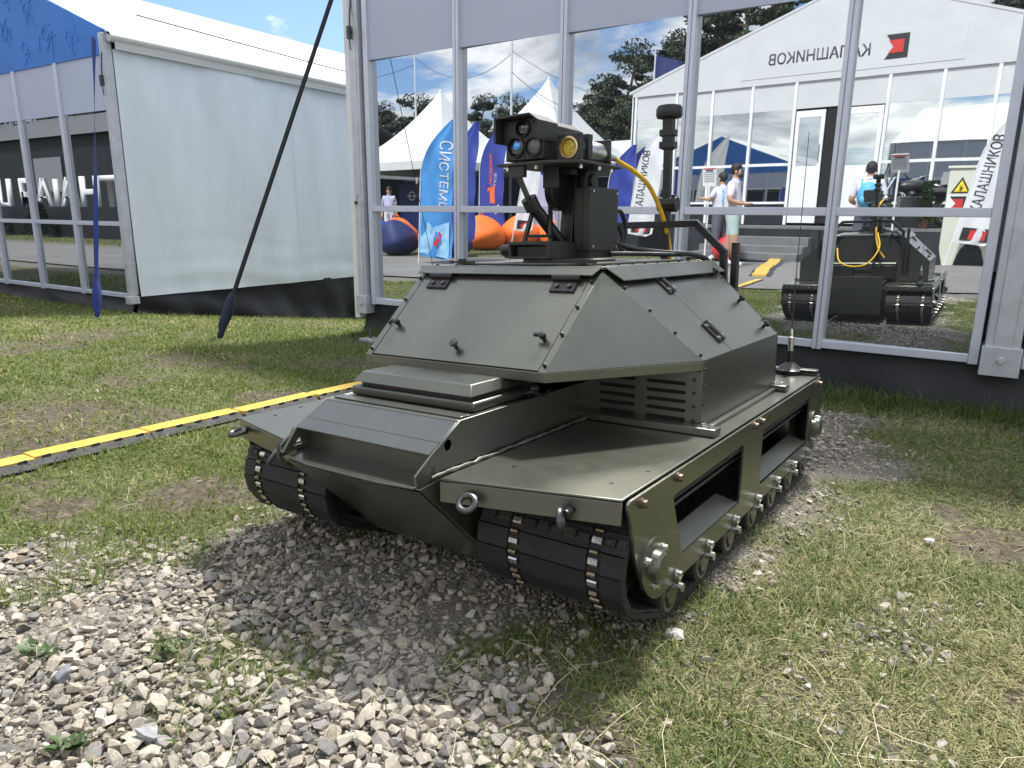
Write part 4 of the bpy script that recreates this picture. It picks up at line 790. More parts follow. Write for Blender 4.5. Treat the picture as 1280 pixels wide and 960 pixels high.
# turret mount
tu = empty('turret', parent=robot); RZ = TZ + .012
rp('base_ring', B().lathe([(.15, 0), (.155, .004), (.155, .014), (.15, .018), (.05, .018)], (.02, .02, RZ), (0, 0, 1), 40), GREYP, tu)
rp('base_tray', B().plate([(.19, -.11, RZ + .018), (.19, .05, RZ + .018), (.19, .05, RZ + .07), (.19, -.11, RZ + .07)], [[(.19, -.10, RZ + .026), (.19, .035, RZ + .026), (.19, .035, RZ + .062), (.19, -.10, RZ + .062)]], (-.006, 0, 0)).bb((.184, -.11, RZ + .018), (-.02, -.104, RZ + .07)).bb((.184, .044, RZ + .018), (.02, .05, RZ + .07)).bb((.188, -.11, RZ + .068), (.09, .05, RZ + .073)), GREYP, tu, .0015)
rp('elevation_motor', B().cyl((.16, -.15, RZ + .045), (.16, -.11, RZ + .045), .019).cyl((.10, -.155, RZ + .038), (.10, -.11, RZ + .038), .014).bb((.17, -.14, RZ + .02), (.06, -.112, RZ + .035)), BLACK, tu, .001)
rp('motor_stack', B().bb((.17, -.09, RZ + .022), (.10, .03, RZ + .06)), BLACK, tu, .004)
eb = rp('control_box', B().bb((.025, .04, RZ + .042), (-.165, .072, RZ + .245)), GREYP, tu, .004); rp('control_box_lid', B().bb((.027, .0725, RZ + .040), (-.167, .104, RZ + .247)), GREYP, eb, .003); rp('control_box_foot', B().bb((.02, .03, RZ + .018), (-.15, .095, RZ + .042)), GREYP, tu)
b = B()
for x in (.012, -.152):
    for z in (.055, .232): b.cyl((x, .104, RZ + z), (x, .108, RZ + z), .005, n=8)
rp('lid_screw', b, STEEL, eb)
# yoke, arms and actuator
rp('yoke_arm', B().prism([(.03, -.02, RZ + .02), (-.13, -.02, RZ + .02), (-.11, -.02, RZ + .29), (-.06, -.02, RZ + .33), (-.01, -.02, RZ + .29)], (0, .05, 0)), BLACK, tu, .004)
rp('yoke_cheek', B().prism([(-.05 + .045 * math.cos(t * .35), .045, RZ + .27 + .045 * math.sin(t * .35)) for t in range(0, 10)] + [(-.095, .045, RZ + .22), (-.005, .045, RZ + .22)], (0, .02, 0)).cyl((-.05, .06, RZ + .27), (-.05, .075, RZ + .27), .022), GREYP, tu, .002)
rp('swing_disc', B().cyl((.03, -.03, RZ + .24), (.03, .0, RZ + .24), .068, n=28), BLACK, tu, .003)
rp('actuator_body', B().cyl((.15, -.05, RZ + .20), (.03, .0, RZ + .06), .021), BLACK, tu); rp('actuator_rod', B().cyl((.19, -.07, RZ + .285), (.145, -.05, RZ + .19), .009).cyl((.195, -.088, RZ + .287), (.195, -.05, RZ + .287), .012), DSTEEL, tu); rp('actuator_clamp', B().cyl((.155, -.052, RZ + .21), (.135, -.045, RZ + .175), .026), BLACK, tu, .001)
rp('truss_leg', B().tube([(.17, -.06, RZ + .07), (.13, -.045, RZ + .19)], .008, 4).tube([(.12, .01, RZ + .07), (.09, -.01, RZ + .19)], .008, 4).tube([(.165, -.06, RZ + .09), (.12, .008, RZ + .09)], .007, 4), BLACK, tu)
for q0, q1 in (((.215, -.085, RZ + .27), (.195, -.03, RZ + .305)), ((.12, -.02, RZ + .24), (.10, .03, RZ + .305)), ((-.02, -.01, RZ + .285), (-.09, .05, RZ + .305)), ((.06, .0, RZ + .285), (.02, .05, RZ + .303))): rp('head_bracket', B().bb(q0, q1), GREYP, tu, .0015)
PZ = RZ + .305
pf = rp('head_platform', B().prism([(.225, -.125, PZ), (.225, .055, PZ), (.16, .15, PZ), (-.10, .15, PZ), (-.10, -.02, PZ), (.0, -.10, PZ)], (0, 0, .008)), GREYP, tu, .001)
b = B()
for p in ((.19, .0), (.12, .12), (.03, .135), (-.06, .13), (.2, -.1)): b.cyl((*p, PZ), (*p, PZ - .012), .006, n=8)
rp('platform_bolt', b, STEEL, pf)
sh_ = empty('camera_head', parent=robot); Z0 = PZ + .012
YL_, YR_ = -.108, .040
prof = [(-.105, .004), (.035, .004), (.040, .055), (.040, .108), (.012, .128), (-.112, .125), (-.112, .062), (-.102, .050)]
rp('camera_housing', B().prism([(.205, y, Z0 + z) for y, z in prof], (-.225, 0, 0)), GREYP, sh_, .003)
vis = [(-.121, .056), (-.121, .133), (.012, .135), (.046, .112), (.046, .056), (.041, .056), (.041, .110), (.011, .1295), (-.113, .1265), (-.113, .056)]
rp('visor', B().prism([(.245, y, Z0 + z) for y, z in vis], (-.11, 0, 0)), GREYP, sh_, .001)
def lens(cy, cz, r, m, deep=.012, ringm=BLACK, nm='lens'):
    b = B().mi(0).lathe([(r * 1.22, 0), (r * 1.22, .008), (r * 1.02, .010), (r, .0), (r, -.004)], (.205, cy, Z0 + cz), (1, 0, 0), 30).mi(1).lathe([(r * .99, .0012), (r * .8, .0045), (r * .45, .0075), (.0005, .0085)], (.205, cy, Z0 + cz), (1, 0, 0), 30).mi(0)
    return rp(nm, b, [ringm, m], sh_)
lens(-.036, .098, .0215, LENSD); lens(-.062, .044, .0265, LENSD); lens(.004, .041, .0255, LENSG)
rp('lens_core', B().ball((.214, -.056, Z0 + .046), (.004, .0135, .0135), 14, 8), GLASSB, sh_); rp('lens_core', B().ball((.212, -.033, Z0 + .1), (.003, .010, .010), 12, 8), LENSD, sh_)
b = B()
for y, z in ((-.09, .012), (-.035, .012), (.02, .012), (-.10, .115), (.0, .115)): b.cyl((.205, y, Z0 + z), (.2075, y, Z0 + z), .004, n=8)
rp('housing_screw', b, BLACK, sh_)
lg = empty('laser_unit', parent=robot); LC = Vector((.165, .104, PZ + .047))
rp('lens_mount', B().plate([(LC.x, LC.y - .041, LC.z - .041), (LC.x, LC.y + .041, LC.z - .041), (LC.x, LC.y + .041, LC.z + .041), (LC.x, LC.y - .041, LC.z + .041)], [[(LC.x, LC.y + .033 * math.cos(k * .2618), LC.z + .033 * math.sin(k * .2618)) for k in range(24)]], (-.016, 0, 0)), GREYP, lg, .0015, 30)
rp('lens_ring', B().lathe([(.0325, .0), (.0325, .003), (.027, .004), (.025, -.006), (.025, -.012)], LC, (1, 0, 0), 36, False), GOLD, lg); rp('lens_glass', B().lathe([(.0252, -.008), (.02, -.004), (.012, -.0015), (.0005, .0)], LC, (1, 0, 0), 36), LENSY, lg)
b = B()
for dy in (-.034, .034):
    for dz in (-.034, .034): b.cyl((LC.x, LC.y + dy, LC.z + dz), (LC.x + .003, LC.y + dy, LC.z + dz), .004, n=8)
rp('mount_screw', b, BLACK, lg)
rp('clamp_block', B().bb((LC.x - .05, LC.y - .04, LC.z - .036), (LC.x - .075, LC.y + .042, LC.z + .042)), GREYP, lg, .003); rp('clamp_block', B().bb((LC.x - .19, LC.y - .036, LC.z - .036), (LC.x - .202, LC.y + .04, LC.z + .04)), GREYP, lg, .003); rp('clamp_window', B().lathe([(.012, 0), (.012, .004), (.004, .005)], (LC.x - .035, LC.y + .030, LC.z + .004), (0, 1, 0), 16).bb((LC.x - .017, LC.y - .03, LC.z - .03), (LC.x - .05, LC.y + .03, LC.z + .03)), DSTEEL, lg)
rp('barrel', B().lathe([(.032, .075), (.034, .078), (.034, .19), (.033, .2), (.024, .205), (.022, .23), (.016, .235), (.015, .255), (.012, .262), (.010, .30), (.006, .305)], LC, (-1, 0, -.02), 28), STEEL, lg)
yc = [LC + Vector((-.30, 0, -.006)), LC + Vector((-.345, .0, -.016)), Vector((-.28, .10, PZ + .015)), Vector((-.42, .10, 1.105)), Vector((-.54, .105, 1.0)), Vector((-.60, .11, .89)), Vector((-.60, .12, .80)), Vector((-.62, .15, .70)), Vector((-.60, .2, .62))]
rp('yellow_cable', B().tube(bez(yc, 8), .0085, 8), YCAB, robot)
rp('yellow_cable', B().tube(bez([(-.56, .12, .86), (-.68, .16, .72), (-.76, .08, .58), (-.78, -.06, .55), (-.74, -.18, .60), (-.66, -.22, .72)], 8), .0068, 8), YCAB, robot)
for i, pts in enumerate(([(-.14, .085, RZ + .17), (-.21, .09, RZ + .175), (-.25, .09, RZ + .13), (-.25, .09, RZ + .07), (-.22, .09, RZ + .03)], [(-.14, .075, RZ + .13), (-.20, .08, RZ + .13), (-.235, .085, RZ + .09), (-.22, .085, RZ + .04)], [(-.14, .09, RZ + .07), (-.24, .13, RZ + .045), (-.34, .20, RZ + .03), (-.44, .27, RZ + .022), (-.50, .31, RZ - .005), (-.52, .33, RZ - .08)], [(-.10, .11, RZ + .03), (-.22, .16, RZ + .028), (-.34, .22, RZ + .024), (-.46, .24, RZ + .02), (-.53, .22, RZ - .02)])):
    rp('black_cable', B().tube(bez(pts, 8), (.008, .007, .011, .008)[i], 8), BLACK, robot)
# mast and hoop at the rear
hp = rp('roll_hoop', B(), OLIVED) if False else None
def sqtube(b, P, s_):
    for p, q in zip(P, P[1:]):
        p, q = Vector(p), Vector(q); d = (q - p).normalized(); u = Vector((1, 0, 0)); v = d.cross(u); rot = Matrix((u, v, d)).transposed(); b.box((p + q) / 2, (s_, s_, (q - p).length + s_ * .6), rot)
    return b
rp('roll_hoop', sqtube(B(), [(-.56, -.33, .60), (-.56, -.32, .862), (-.56, -.20, .968), (-.56, .235, .968), (-.56, .345, .862), (-.56, .355, .60)], .026), BLACK, robot, .003); rp('hoop_strut', B().bb((-.575, .378, .60), (-.545, .402, .895)).bb((-.575, -.378, .60), (-.545, -.402, .895)), BLACK, robot, .002)
ms_ = rp('mast', B().bb((-.60, .085, .60), (-.575, .115, 1.36)), BLACK, robot, .002); 
rp('mast_joint', B().cyl((-.587, .068, 1.045), (-.587, .145, 1.045), .03, n=8).bb((-.60, .125, 1.02), (-.572, .14, 1.08)), BLACK, ms_, .002); rp('mast_clamp', B().bb((-.61, .07, 1.30), (-.565, .128, 1.325)).bb((-.61, .07, 1.255), (-.565, .128, 1.28)).bb((-.605, .08, 1.25), (-.57, .12, 1.37)), BLACK, ms_, .002)
rp('receiver_dome', B().lathe([(.03, 0), (.046, .003), (.05, .012), (.05, .036), (.044, .046), (.02, .05), (.002, .05)], (-.587, .10, 1.365), (0, 0, 1), 26), BLACK, ms_)
an = rp('antenna_base', B().mi(0).lathe([(.05, 0), (.052, .004), (.052, .016), (.046, .018), (.036, .03), (.018, .042), (.014, .046), (.013, .09), (.009, .092)], (-.815, .545, FZ + .001), (0, 0, 1), 26).mi(1).lathe([(.010, .09), (.011, .10), (.011, .145), (.006, .15), (.005, .175), (.002, .18)], (-.815, .545, FZ), (0, 0, 1), 16), [BLACK, STEEL], robot)
rp('antenna_whip', B().tube([(-.815, .545, FZ + .175), (-.817, .548, FZ + .40), (-.82, .554, FZ + .66), (-.822, .56, FZ + .92)], [.0022, .0018, .0015, .0011], 6), DSTEEL, an)
rp('rear_bracket', B().bb((-.845, .40, FZ + .001), (-.835, .65, FZ + .02)).bb((-.845, .40, FZ + .018), (-.80, .65, FZ + .022)), OLIVED, robot, .002)
for s in (1, -1): rp('rear_locker', B().bb((-.49, .08 * s, FZ + .03), (-.54, .30 * s, .54)), BLACK, robot, .005)
rp('rear_handle_bar', B().tube([(-.49, -.28, .56), (-.53, -.28, .56), (-.53, .30, .56), (-.49, .30, .56)], .009, 8), OLIVE, robot)

# ------------------------------------------------------------------ across the road: exhibitor tent (faces +Y)
kt = empty('exhibitor_tent', (-3.7, -6.6, .125), label='large white gabled exhibition tent with lettering, across the road and mirrored in the glass', cat='tent'); K = Kit(kt)
KQ, KL, KR, KA = -6.6, -8.7, 1.3, -3.7
KM = [-8.6, -7.5, -6.63, -5.68, -4.71, -3.69, -2.87, -1.89, -.98, -.02, 1.2]; GZ0, GZT, GZ1, FZ0 = 1.33, 2.15, 3.33, 3.88
for i in range(10):
    a, c = KM[i], KM[i + 1]
    part(K, 'upper_panel', B().bb((a + .03, KQ - .01, GZ1), (c - .03, KQ + .012, FZ0)), PVCW)
    if i == 4:
        dr = part(K, 'door', B().bb((a + .05, KQ - .02, .86), (a + .66, KQ + .02, 2.1)).bb((a + .05, KQ - .02, 3.14), (a + .66, KQ + .02, 3.28)).bb((a + .05, KQ - .02, 2.1), (a + .13, KQ + .02, 3.14)).bb((a + .58, KQ - .02, 2.1), (a + .66, KQ + .02, 3.14)), WHITE, bevel=.004); part(K, 'door_glass', B().bb((a + .13, KQ - .006, 2.1), (a + .58, KQ + .006, 3.14)), MIRRORD); part(K, 'doorway', B().bb((a + .68, KQ - .04, .86), (c - .04, KQ - .02, GZ1)), DARK)
        part(K, 'door_handle', B().tube([(a + .60, KQ + .03, 2.2), (a + .60, KQ + .07, 2.25), (a + .60, KQ + .07, 2.55), (a + .60, KQ + .03, 2.6)], .012, 6), STEEL); continue
    if i == 5:
        part(K, 'door', B().bb((a + .05, KQ - .02, .86), (c - .05, KQ + .02, 2.1)).bb((a + .05, KQ - .02, 3.16), (c - .05, KQ + .02, 3.3)).bb((a + .05, KQ - .02, 2.1), (a + .13, KQ + .02, 3.16)).bb((c - .13, KQ - .02, 2.1), (c - .05, KQ + .02, 3.16)), WHITE, bevel=.004); K.fix(pane('door_glass', a + .13, c - .13, 2.1, 3.16, KQ, MIRRORK, None)); continue
    for z0, z1 in ((GZ0, GZT - .03), (GZT + .03, GZ1)): K.fix(pane('glass_pane', a + .03, c - .03, z0, z1, KQ, MIRRORK, None, R(.5)))
    part(K, 'transom', B().bb((a + .03, KQ - .03, GZT - .03), (c - .03, KQ + .035, GZT + .03)), WHITE); part(K, 'sill_rail', B().bb((a + .03, KQ - .03, GZ0 - .05), (c - .03, KQ + .035, GZ0)), WHITE); part(K, 'base_panel', B().bb((a + .03, KQ - .02, .82), (c - .03, KQ + .012, GZ0 - .05)), SKIRT)
for a in KM: part(K, 'mullion', B().bb((a - .03, KQ - .04, .82), (a + .03, KQ + .045, FZ0)), WHITE)
ke = 4.0; kz = 5.75
part(K, 'gable_fascia', B().prism([(KL, KQ, FZ0), (KR, KQ, FZ0), (KR, KQ, ke), (KA, KQ, kz), (KL, KQ, ke)], (0, .05, 0)), PVCW)
part(K, 'banner', B().bb((-6.0, KQ + .05, 4.02), (-1.6, KQ + .058, 4.72)), PVCW)
part(K, 'roof_cover', B().prism([(KL - .1, KQ + .06, ke - .06), (KL - .1, KQ + .06, ke), (KA, KQ + .06, kz + .03), (KR + .1, KQ + .06, ke), (KR + .1, KQ + .06, ke - .06), (KA, KQ + .06, kz - .02)], (0, -14, 0)), PVCW)
part(K, 'side_wall', B().bb((KL - .03, KQ - 13.9, .1), (KL, KQ, ke - .06)), PVC); part(K, 'side_wall', B().bb((KR, KQ - 13.9, .1), (KR + .03, KQ, ke - .06)), PVC); part(K, 'rear_wall', B().bb((KL, KQ - 13.9, .1), (KR, KQ - 13.87, ke)), PVC); part(K, 'interior_floor', B().bb((KL + .1, KQ - 13.8, .7), (KR - .1, KQ - .1, .8)), DARK)
K.fix(text_part('lettering', 'КАЛАШНИКОВ', .31, (-3.32, KQ + .058, 4.28), (-1, 0, 0), (0, 0, 1), GREYT, None, .006, .004, width=2.06))
part(K, 'emblem', B().prism([(-3.04, KQ + .058, 4.62), (-2.61, KQ + .058, 4.62), (-2.61, KQ + .058, 4.16), (-3.04, KQ + .058, 4.16), (-2.88, KQ + .058, 4.39)], (0, .006, 0)), BLKP); part(K, 'emblem_core', B().prism([(-2.98, KQ + .065, 4.51), (-2.70, KQ + .065, 4.51), (-2.70, KQ + .065, 4.27), (-2.98, KQ + .065, 4.27), (-2.89, KQ + .065, 4.39)], (0, .004, 0)), REDP)
pt_ = empty('exhibit_platform', (-3.7, -5.9, .125), label='low stage with black skirt in front of the lettered tent', cat='platform'); K = Kit(pt_)
part(K, 'deck', B().bb((-8.6, -6.55, .74), (1.2, -5.35, .80)), GREYC); part(K, 'black_skirt', B().grid(lambda u, v: (-8.6 + 9.8 * u, -5.36 + .03 * math.sin(u * 90) * (1 - v) + .04 * (1 - v), .10 + .64 * v), 160, 3), SKIRT, smooth=80)
for i in range(3): part(K, 'step', B().bb((-5.9, -5.34 + .36 * (2 - i), .11), (-3.7, -5.34 + .36 * (3 - i), .24 + .17 * i) if i else (-3.7, -5.34 + .36 * 3, .28)), GREYC, bevel=.01)
part(K, 'carpet', B().grid(lambda u, v: (-6.4 + 3.0 * u, -4.25 + .5 * v, .135 + .05 * math.sin(u * 3.1) * v), 20, 4), GREYC)

def feather_flag(label, x, y, h, wdt, lean, m, z0=.55, rot=0.0, curve=.7, words=None, group='feather flags beyond the road', extra=None, tip=.62):
    r0 = empty('feather_flag', (x, y, g1(x, y)), rot, label, 'flag', group)
    def pole(v):
        t = max(0, (v - tip) / (1 - tip)); return Vector((lean * v * h + wdt * .9 * t ** 2.2, 0, h * v))
    Bp = B().tube([pole(i / 24) for i in range(25)], [.014 - .008 * i / 24 for i in range(25)], 7); Bp.build('pole', WHITE, r0)
    def cw(v):
        t = max(0, (v - tip) / (1 - tip)); lo = min(1, (v - z0 / h) / .05 + .75); return wdt * lo - wdt * .9 * t ** 2.2 + .02
    def surf(u, v, off=0.0):
        vv = z0 / h + (1 - z0 / h) * v; p = pole(vv); return p + Vector((cw(vv) * u, .045 * math.sin(u * 5 + vv * 6) * u + .020 * math.sin(vv * 23 + u * 5) * u + .012 * math.sin(vv * 9 - u * 11) + off, -.10 * u * (1 - v) * wdt))
    f = B().grid(lambda u, v: surf(u, v), 10, 40).build('cloth', m, r0, smooth=80)
    for (txt, size, u0, v0, dirn, tm, wid) in (words or []):
        # lettering runs up (dirn 1) or down (-1) the cloth
        p0 = surf(u0, v0); p1 = surf(u0, min(.98, v0 + .2)); axv = ((p1 - p0).normalized() if dirn > 0 else Vector((.10, 0, 1)).normalized()) * dirn; ayv = Vector((0, -1, 0)).cross(axv) if False else Vector((-axv.z, 0, axv.x))
        o = text_part('lettering', txt, size, (0, 0, 0), (1, 0, 0), (0, 1, 0), tm, r0, 0, .002, width=wid)
        for vx in o.data.vertices:
            q = p0 + axv * vx.co.x + ayv * vx.co.y; vv = q.z / h; pp = pole(min(1, vv)); cwd = max(.02, cw(min(1, vv))); uu = (q.x - pp.x) / cwd; v_n = (vv - z0 / h) / (1 - z0 / h); s = surf(uu, v_n); vx.co = Vector((q.x, s.y + .008, q.z))
    if extra: extra(r0, surf)
    return r0
def quad_on(name, pts, m, r0, surf, off=.007): B().add([surf(u, v) + Vector((0, off, 0)) for u, v in pts], [list(range(len(pts)))]).build(name, m, r0, smooth=0)
def klogo(r0, surf, v0=.02, v1=.11): quad_on('emblem', [(.15, v0), (.9, v0), (.9, v1), (.15, v1)], BLKP, r0, surf); quad_on('emblem_core', [(.35, v0 + .01), (.75, v0 + .01), (.75, v1 - .015), (.35, v1 - .015)], REDP, r0, surf, .012)
feather_flag('white feather flag with black lettering leaning right beside the cream cabinet', -1.25, -5.0, 2.95, .62, .16, WHITEC, .45, 0, words=[('КАЛАШНИКОВ', .24, .42, .22, 1, BLKP, 1.35)], extra=klogo)
feather_flag('white feather flag with black lettering at the far corner of the lettered tent', -7.85, -4.9, 2.9, .62, .13, WHITEC, .45, 0, words=[('КАЛАШНИКОВ', .24, .42, .22, 1, BLKP, 1.35)], extra=klogo)
def bwave(r0, surf): quad_on('print_patch', [(.02, .02), (.95, .01), (.9, .28), (.4, .22), (.05, .33)], mat('pale_wave_print', (.30, .55, .85), .6, 0, .4, 5), r0, surf); quad_on('print_stripe', [(.45, .10), (.7, .26), (.78, .24), (.55, .08)], REDP, r0, surf, .011)
feather_flag('light blue feather flag with white lettering planted by the road', -9.3, .35, 2.55, .82, .06, LBLUE, .18, 0, words=[('СИСТЕМЫ', .36, .40, .86, -1, WHITEC, 1.25)], extra=bwave)
def onelogo(r0, surf): quad_on('orange_numeral', [(.42, .30), (.62, .30), (.62, .46), (.34, .43), (.34, .40), (.42, .41)], ORPR, r0, surf); quad_on('white_mark', [(.62, .20), (.82, .24), (.82, .30), (.62, .26)], WHITEC, r0, surf)
feather_flag('violet blue feather flag with orange numeral one behind the beanbags', -11.55, -4.0, 3.05, .80, .02, PURPLE, .35, 0, words=[('АКАДЕМИЯ', .12, .50, .46, 1, ORPR, .75), ('ПСБ', .12, .68, .46, 1, LILAC, .3)], extra=onelogo)
feather_flag('lilac feather flag with small round badge right of the violet flag', -10.75, -5.2, 2.9, .72, .03, LILAC, .4, 0, extra=lambda r0, s: quad_on('round_badge', [(.35 + .12 * math.cos(k * .6), .62 + .03 * math.sin(k * .6)) for k in range(10)], PURPLE, r0, s))
feather_flag('narrow white feather flag with red and black mark at its foot', -10.2, -3.6, 2.7, .5, .20, WHITEC, .5, 0, extra=klogo)
feather_flag('plain violet feather flag standing behind the light blue one', -10.3, -1.6, 2.75, .62, .05, PURPLE, .35, 0)
feather_flag('dark violet feather flag between the lilac flag and the lettered tent', -9.2, -6.3, 2.6, .7, .03, PURPLE, .3, 0)

def beanbag(label, x, y, s, m, seed):
    r = random.Random(seed); b = B(); b.ball((0, 0, .33 * s), (.52 * s, .47 * s, .38 * s), 26, 16); vs = []
    for v in b.v:
        f = 1 + .09 * math.sin(v.x * 9 + seed) * math.sin(v.y * 8 + seed) + .05 * math.sin(v.z * 13 + v.x * 9 + seed * 2); z = max(0, v.z); pull = max(0, (z - .42 * s) / (.34 * s)); q = Vector((v.x * f * (1 - .22 * pull) + .14 * s * pull, v.y * f * (1 - .3 * pull), z * (1.0 + .12 * pull))); vs.append(q)
    b.v = vs; r0 = empty('beanbag', (x, y, g1(x, y) + .02), r.random() * 6, label, 'beanbag', 'beanbags on the verge'); b.build('cover', m, r0, smooth=70); B().tube([(.10 * s, -.06, .80 * s), (.14 * s, 0, .87 * s), (.10 * s, .06, .80 * s)], .012, 6).build('handle_loop', m, r0)
for i, (x, y, s, m, lab) in enumerate([(-14.3, -2.4, .9, ORANGE, 'orange beanbag at the far end of the row'), (-12.9, -1.7, .95, BLUEFAB, 'bright blue beanbag among the orange ones'), (-13.2, -2.9, .95, ORANGE, 'orange beanbag just behind the bright blue one'), (-11.3, -1.0, .95, NAVYFAB, 'navy beanbag beside the light blue flag'), (-10.7, -1.6, .9, ORANGE, 'orange beanbag right behind the light blue flag'), (-11.9, -3.3, .9, ORANGE, 'orange beanbag in the middle of the row behind the navy one'), (-11.0, -3.6, 1.05, ORANGE, 'large orange beanbag below the violet flag'), (-10.5, -4.4, 1.05, ORANGE, 'orange beanbag at the near right end of the row'), (-9.9, -5.0, .9, ORANGE, 'tall orange beanbag behind the right end of the row'), (-9.9, -1.25, .8, NAVYFAB, 'small navy beanbag partly hidden by the light blue flag')]): beanbag(lab, x, y, s, m, i + 1)
beanbag('red beanbag by the steps of the lettered tent', -4.9, -3.6, .6, mat('red_fabric', (.6, .03, .04), .6, 0, .15, 3), 21)

# people (mirrored in the glass)
def person(label, x, y, z, rz, h, pose, mats, hair=True, extra=None):
    r0 = empty('person', (x, y, z), rz, label, 'person')
    J = dict(pelvis=(0, 0, .53), waist=(0, 0, .61), chest=(.005, 0, .72), neck0=(0, 0, .815), neck=(.008, 0, .85), head=(.015, 0, .905), crown=(.01, 0, .965), nose=(.062, 0, .905),
             hipL=(0, .052, .51), kneeL=(.01, .058, .28), ankL=(-.005, .06, .05), toeL=(.075, .068, .018), heelL=(-.02, .058, .022), shL=(0, .105, .79), elbL=(-.01, .135, .63), wrL=(.03, .14, .49), hdL=(.04, .138, .445))
    for k in list(J):
        if k.endswith('L'): p = J[k]; J[k[:-1] + 'R'] = (p[0], -p[1], p[2])
    J.update(pose); J = {k: Vector(v) * h for k, v in J.items()}
    RAD = dict(pelvis=(.112, .095), waist=(.112, .095), chest=(.130, .095), neck0=(.050, .05), neck=(.033, .034), head=(.050, .042), crown=(.032, .028), nose=(.009, .009), hip=(.076, .072), knee=(.052, .05), ank=(.023, .022), toe=(.018, .022), heel=(.02, .02), sh=(.050, .046), elb=(.033, .030), wr=(.017, .015), hd=(.018, .012))
    E_ = [('pelvis', 'waist'), ('waist', 'chest'), ('chest', 'neck0'), ('neck0', 'neck'), ('neck', 'head'), ('head', 'crown'), ('head', 'nose')]
    for s in 'LR': E_ += [('pelvis', 'hip' + s), ('hip' + s, 'knee' + s), ('knee' + s, 'ank' + s), ('ank' + s, 'toe' + s), ('ank' + s, 'heel' + s), ('chest', 'sh' + s), ('sh' + s, 'elb' + s), ('elb' + s, 'wr' + s), ('wr' + s, 'hd' + s)]
    for s, sg in (('L', 1), ('R', -1)):
        hd, wr = J['hd' + s], J['wr' + s]; d = (hd - wr).normalized()
        for i in range(4): k = 'f%d%s' % (i, s); J[k] = hd + d * h * (.040 - .004 * abs(i - 1.2)) + Vector(((i - 1.5) * .0115 * h, 0, 0)) + Vector((0, -sg * .008 * h, 0)); RAD['f%d' % i] = (.0048, .0048); E_.append(('hd' + s, k))
        J['th' + s] = hd + d * h * .008 + Vector((.024 * h, -sg * .004 * h, 0)); RAD['th'] = (.0052, .0052); E_.append(('wr' + s, 'th' + s))
    names = list(J); me = bpy.data.meshes.new('body'); me.from_pydata([tuple(J[k]) for k in names], [(names.index(a), names.index(b_)) for a, b_ in E_], []); o = bpy.data.objects.new('body', me); COL.objects.link(o)
    sk = o.modifiers.new('skin', 'SKIN'); 
    for i, k in enumerate(names):
        kk = k if k in RAD else k[:-1]; o.data.skin_vertices[0].data[i].radius = (RAD[kk][0] * h, RAD[kk][1] * h); o.data.skin_vertices[0].data[i].use_root = (k == 'pelvis')
    sb = o.modifiers.new('sub', 'SUBSURF'); sb.levels = 2; sb.render_levels = 2
    dg = bpy.context.evaluated_depsgraph_get(); m2 = bpy.data.meshes.new_from_object(o.evaluated_get(dg)); bpy.data.objects.remove(o, do_unlink=True)
    m2.materials.clear()
    for m in mats: m2.materials.append(m)          # skin, top, bottom, shoe
    def lab(c):
        best, bl, bt = 1e9, None, 0
        for a, b_ in E_:
            A, Bq = J[a], J[b_]; e = Bq - A; t = max(0, min(1, (c - A).dot(e) / max(1e-9, e.length_squared))); dd = (c - A - e * t).length / (RAD[a if a in RAD else a[:-1]][0] * (1 - t) + RAD[b_ if b_ in RAD else b_[:-1]][0] * t)
            if dd < best: best, bl, bt = dd, (a, b_), t
        a, b_ = bl
        if a.startswith(('ank',)): return 3
        if a.startswith('knee'): return pose.get('_calf', Vector((0,)))[0] if False else (2 if long_ else (0 if bt < .85 else 3))
        if a.startswith('hip') or b_.startswith('hip'): return 2 if (long_ or bt < .92 or b_.startswith('hip')) else 0
        if a.startswith('sh'): return 1 if bt < .72 else 0
        if a.startswith(('elb', 'wr', 'hd')): return 0
        if (a, b_) in (('pelvis', 'waist'),): return 2 if bt < .35 else 1
        if a in ('waist', 'chest'): return 1
        return 0
    long_ = mats[2] is JEAN
    m2.polygons.foreach_set('material_index', [lab(p.center) for p in m2.polygons]); m2.polygons.foreach_set('use_smooth', [True] * len(m2.polygons)); m2.name = 'body'
    inst('body', m2, r0)
    hd = J['head']; cr = J['crown']; b = B().ball(hd + Vector((-.012, 0, .030)) * h, (.060 * h, .052 * h, .062 * h), 16, 12); b.v = [v if not (v.x > hd.x + .022 * h and v.z < hd.z + .035 * h) else Vector((hd.x + .015 * h, v.y * .8, v.z)) for v in b.v]; b.v = [v if v.z > hd.z - .03 * h else Vector((v.x, v.y * .9, hd.z - .03 * h)) for v in b.v]; b.build('hair', HAIR, r0, smooth=70)
    b = B()
    for sg in (-1, 1): b.ball(hd + Vector((.046, .018 * sg, .006)) * h, .005 * h, 8, 6); 
    b.build('eye', BLKP, r0)['kind'] = 'stuff'; b = B()
    for sg in (-1, 1): b.ball(hd + Vector((-.004, .05 * sg, 0)) * h, (.011 * h, .006 * h, .017 * h), 8, 6)
    b.build('ear', SKIN, r0)['kind'] = 'stuff'; B().box(hd + Vector((.050, 0, -.024)) * h, (.006 * h, .026 * h, .004 * h)).build('mouth', REDP, r0)
    if extra: extra(r0, J, h)
    return r0
def beard(r0, J, h): B().ball(J['head'] + Vector((.028, 0, -.034)) * h, (.032 * h, .036 * h, .026 * h), 12, 8).build('beard', HAIR, r0); B().tube([J['head'] + Vector((.05, s * .045, .008)) * h for s in (-1, -.3, .3, 1)], .007 * h, 6).build('sunglasses', BLKP, r0)
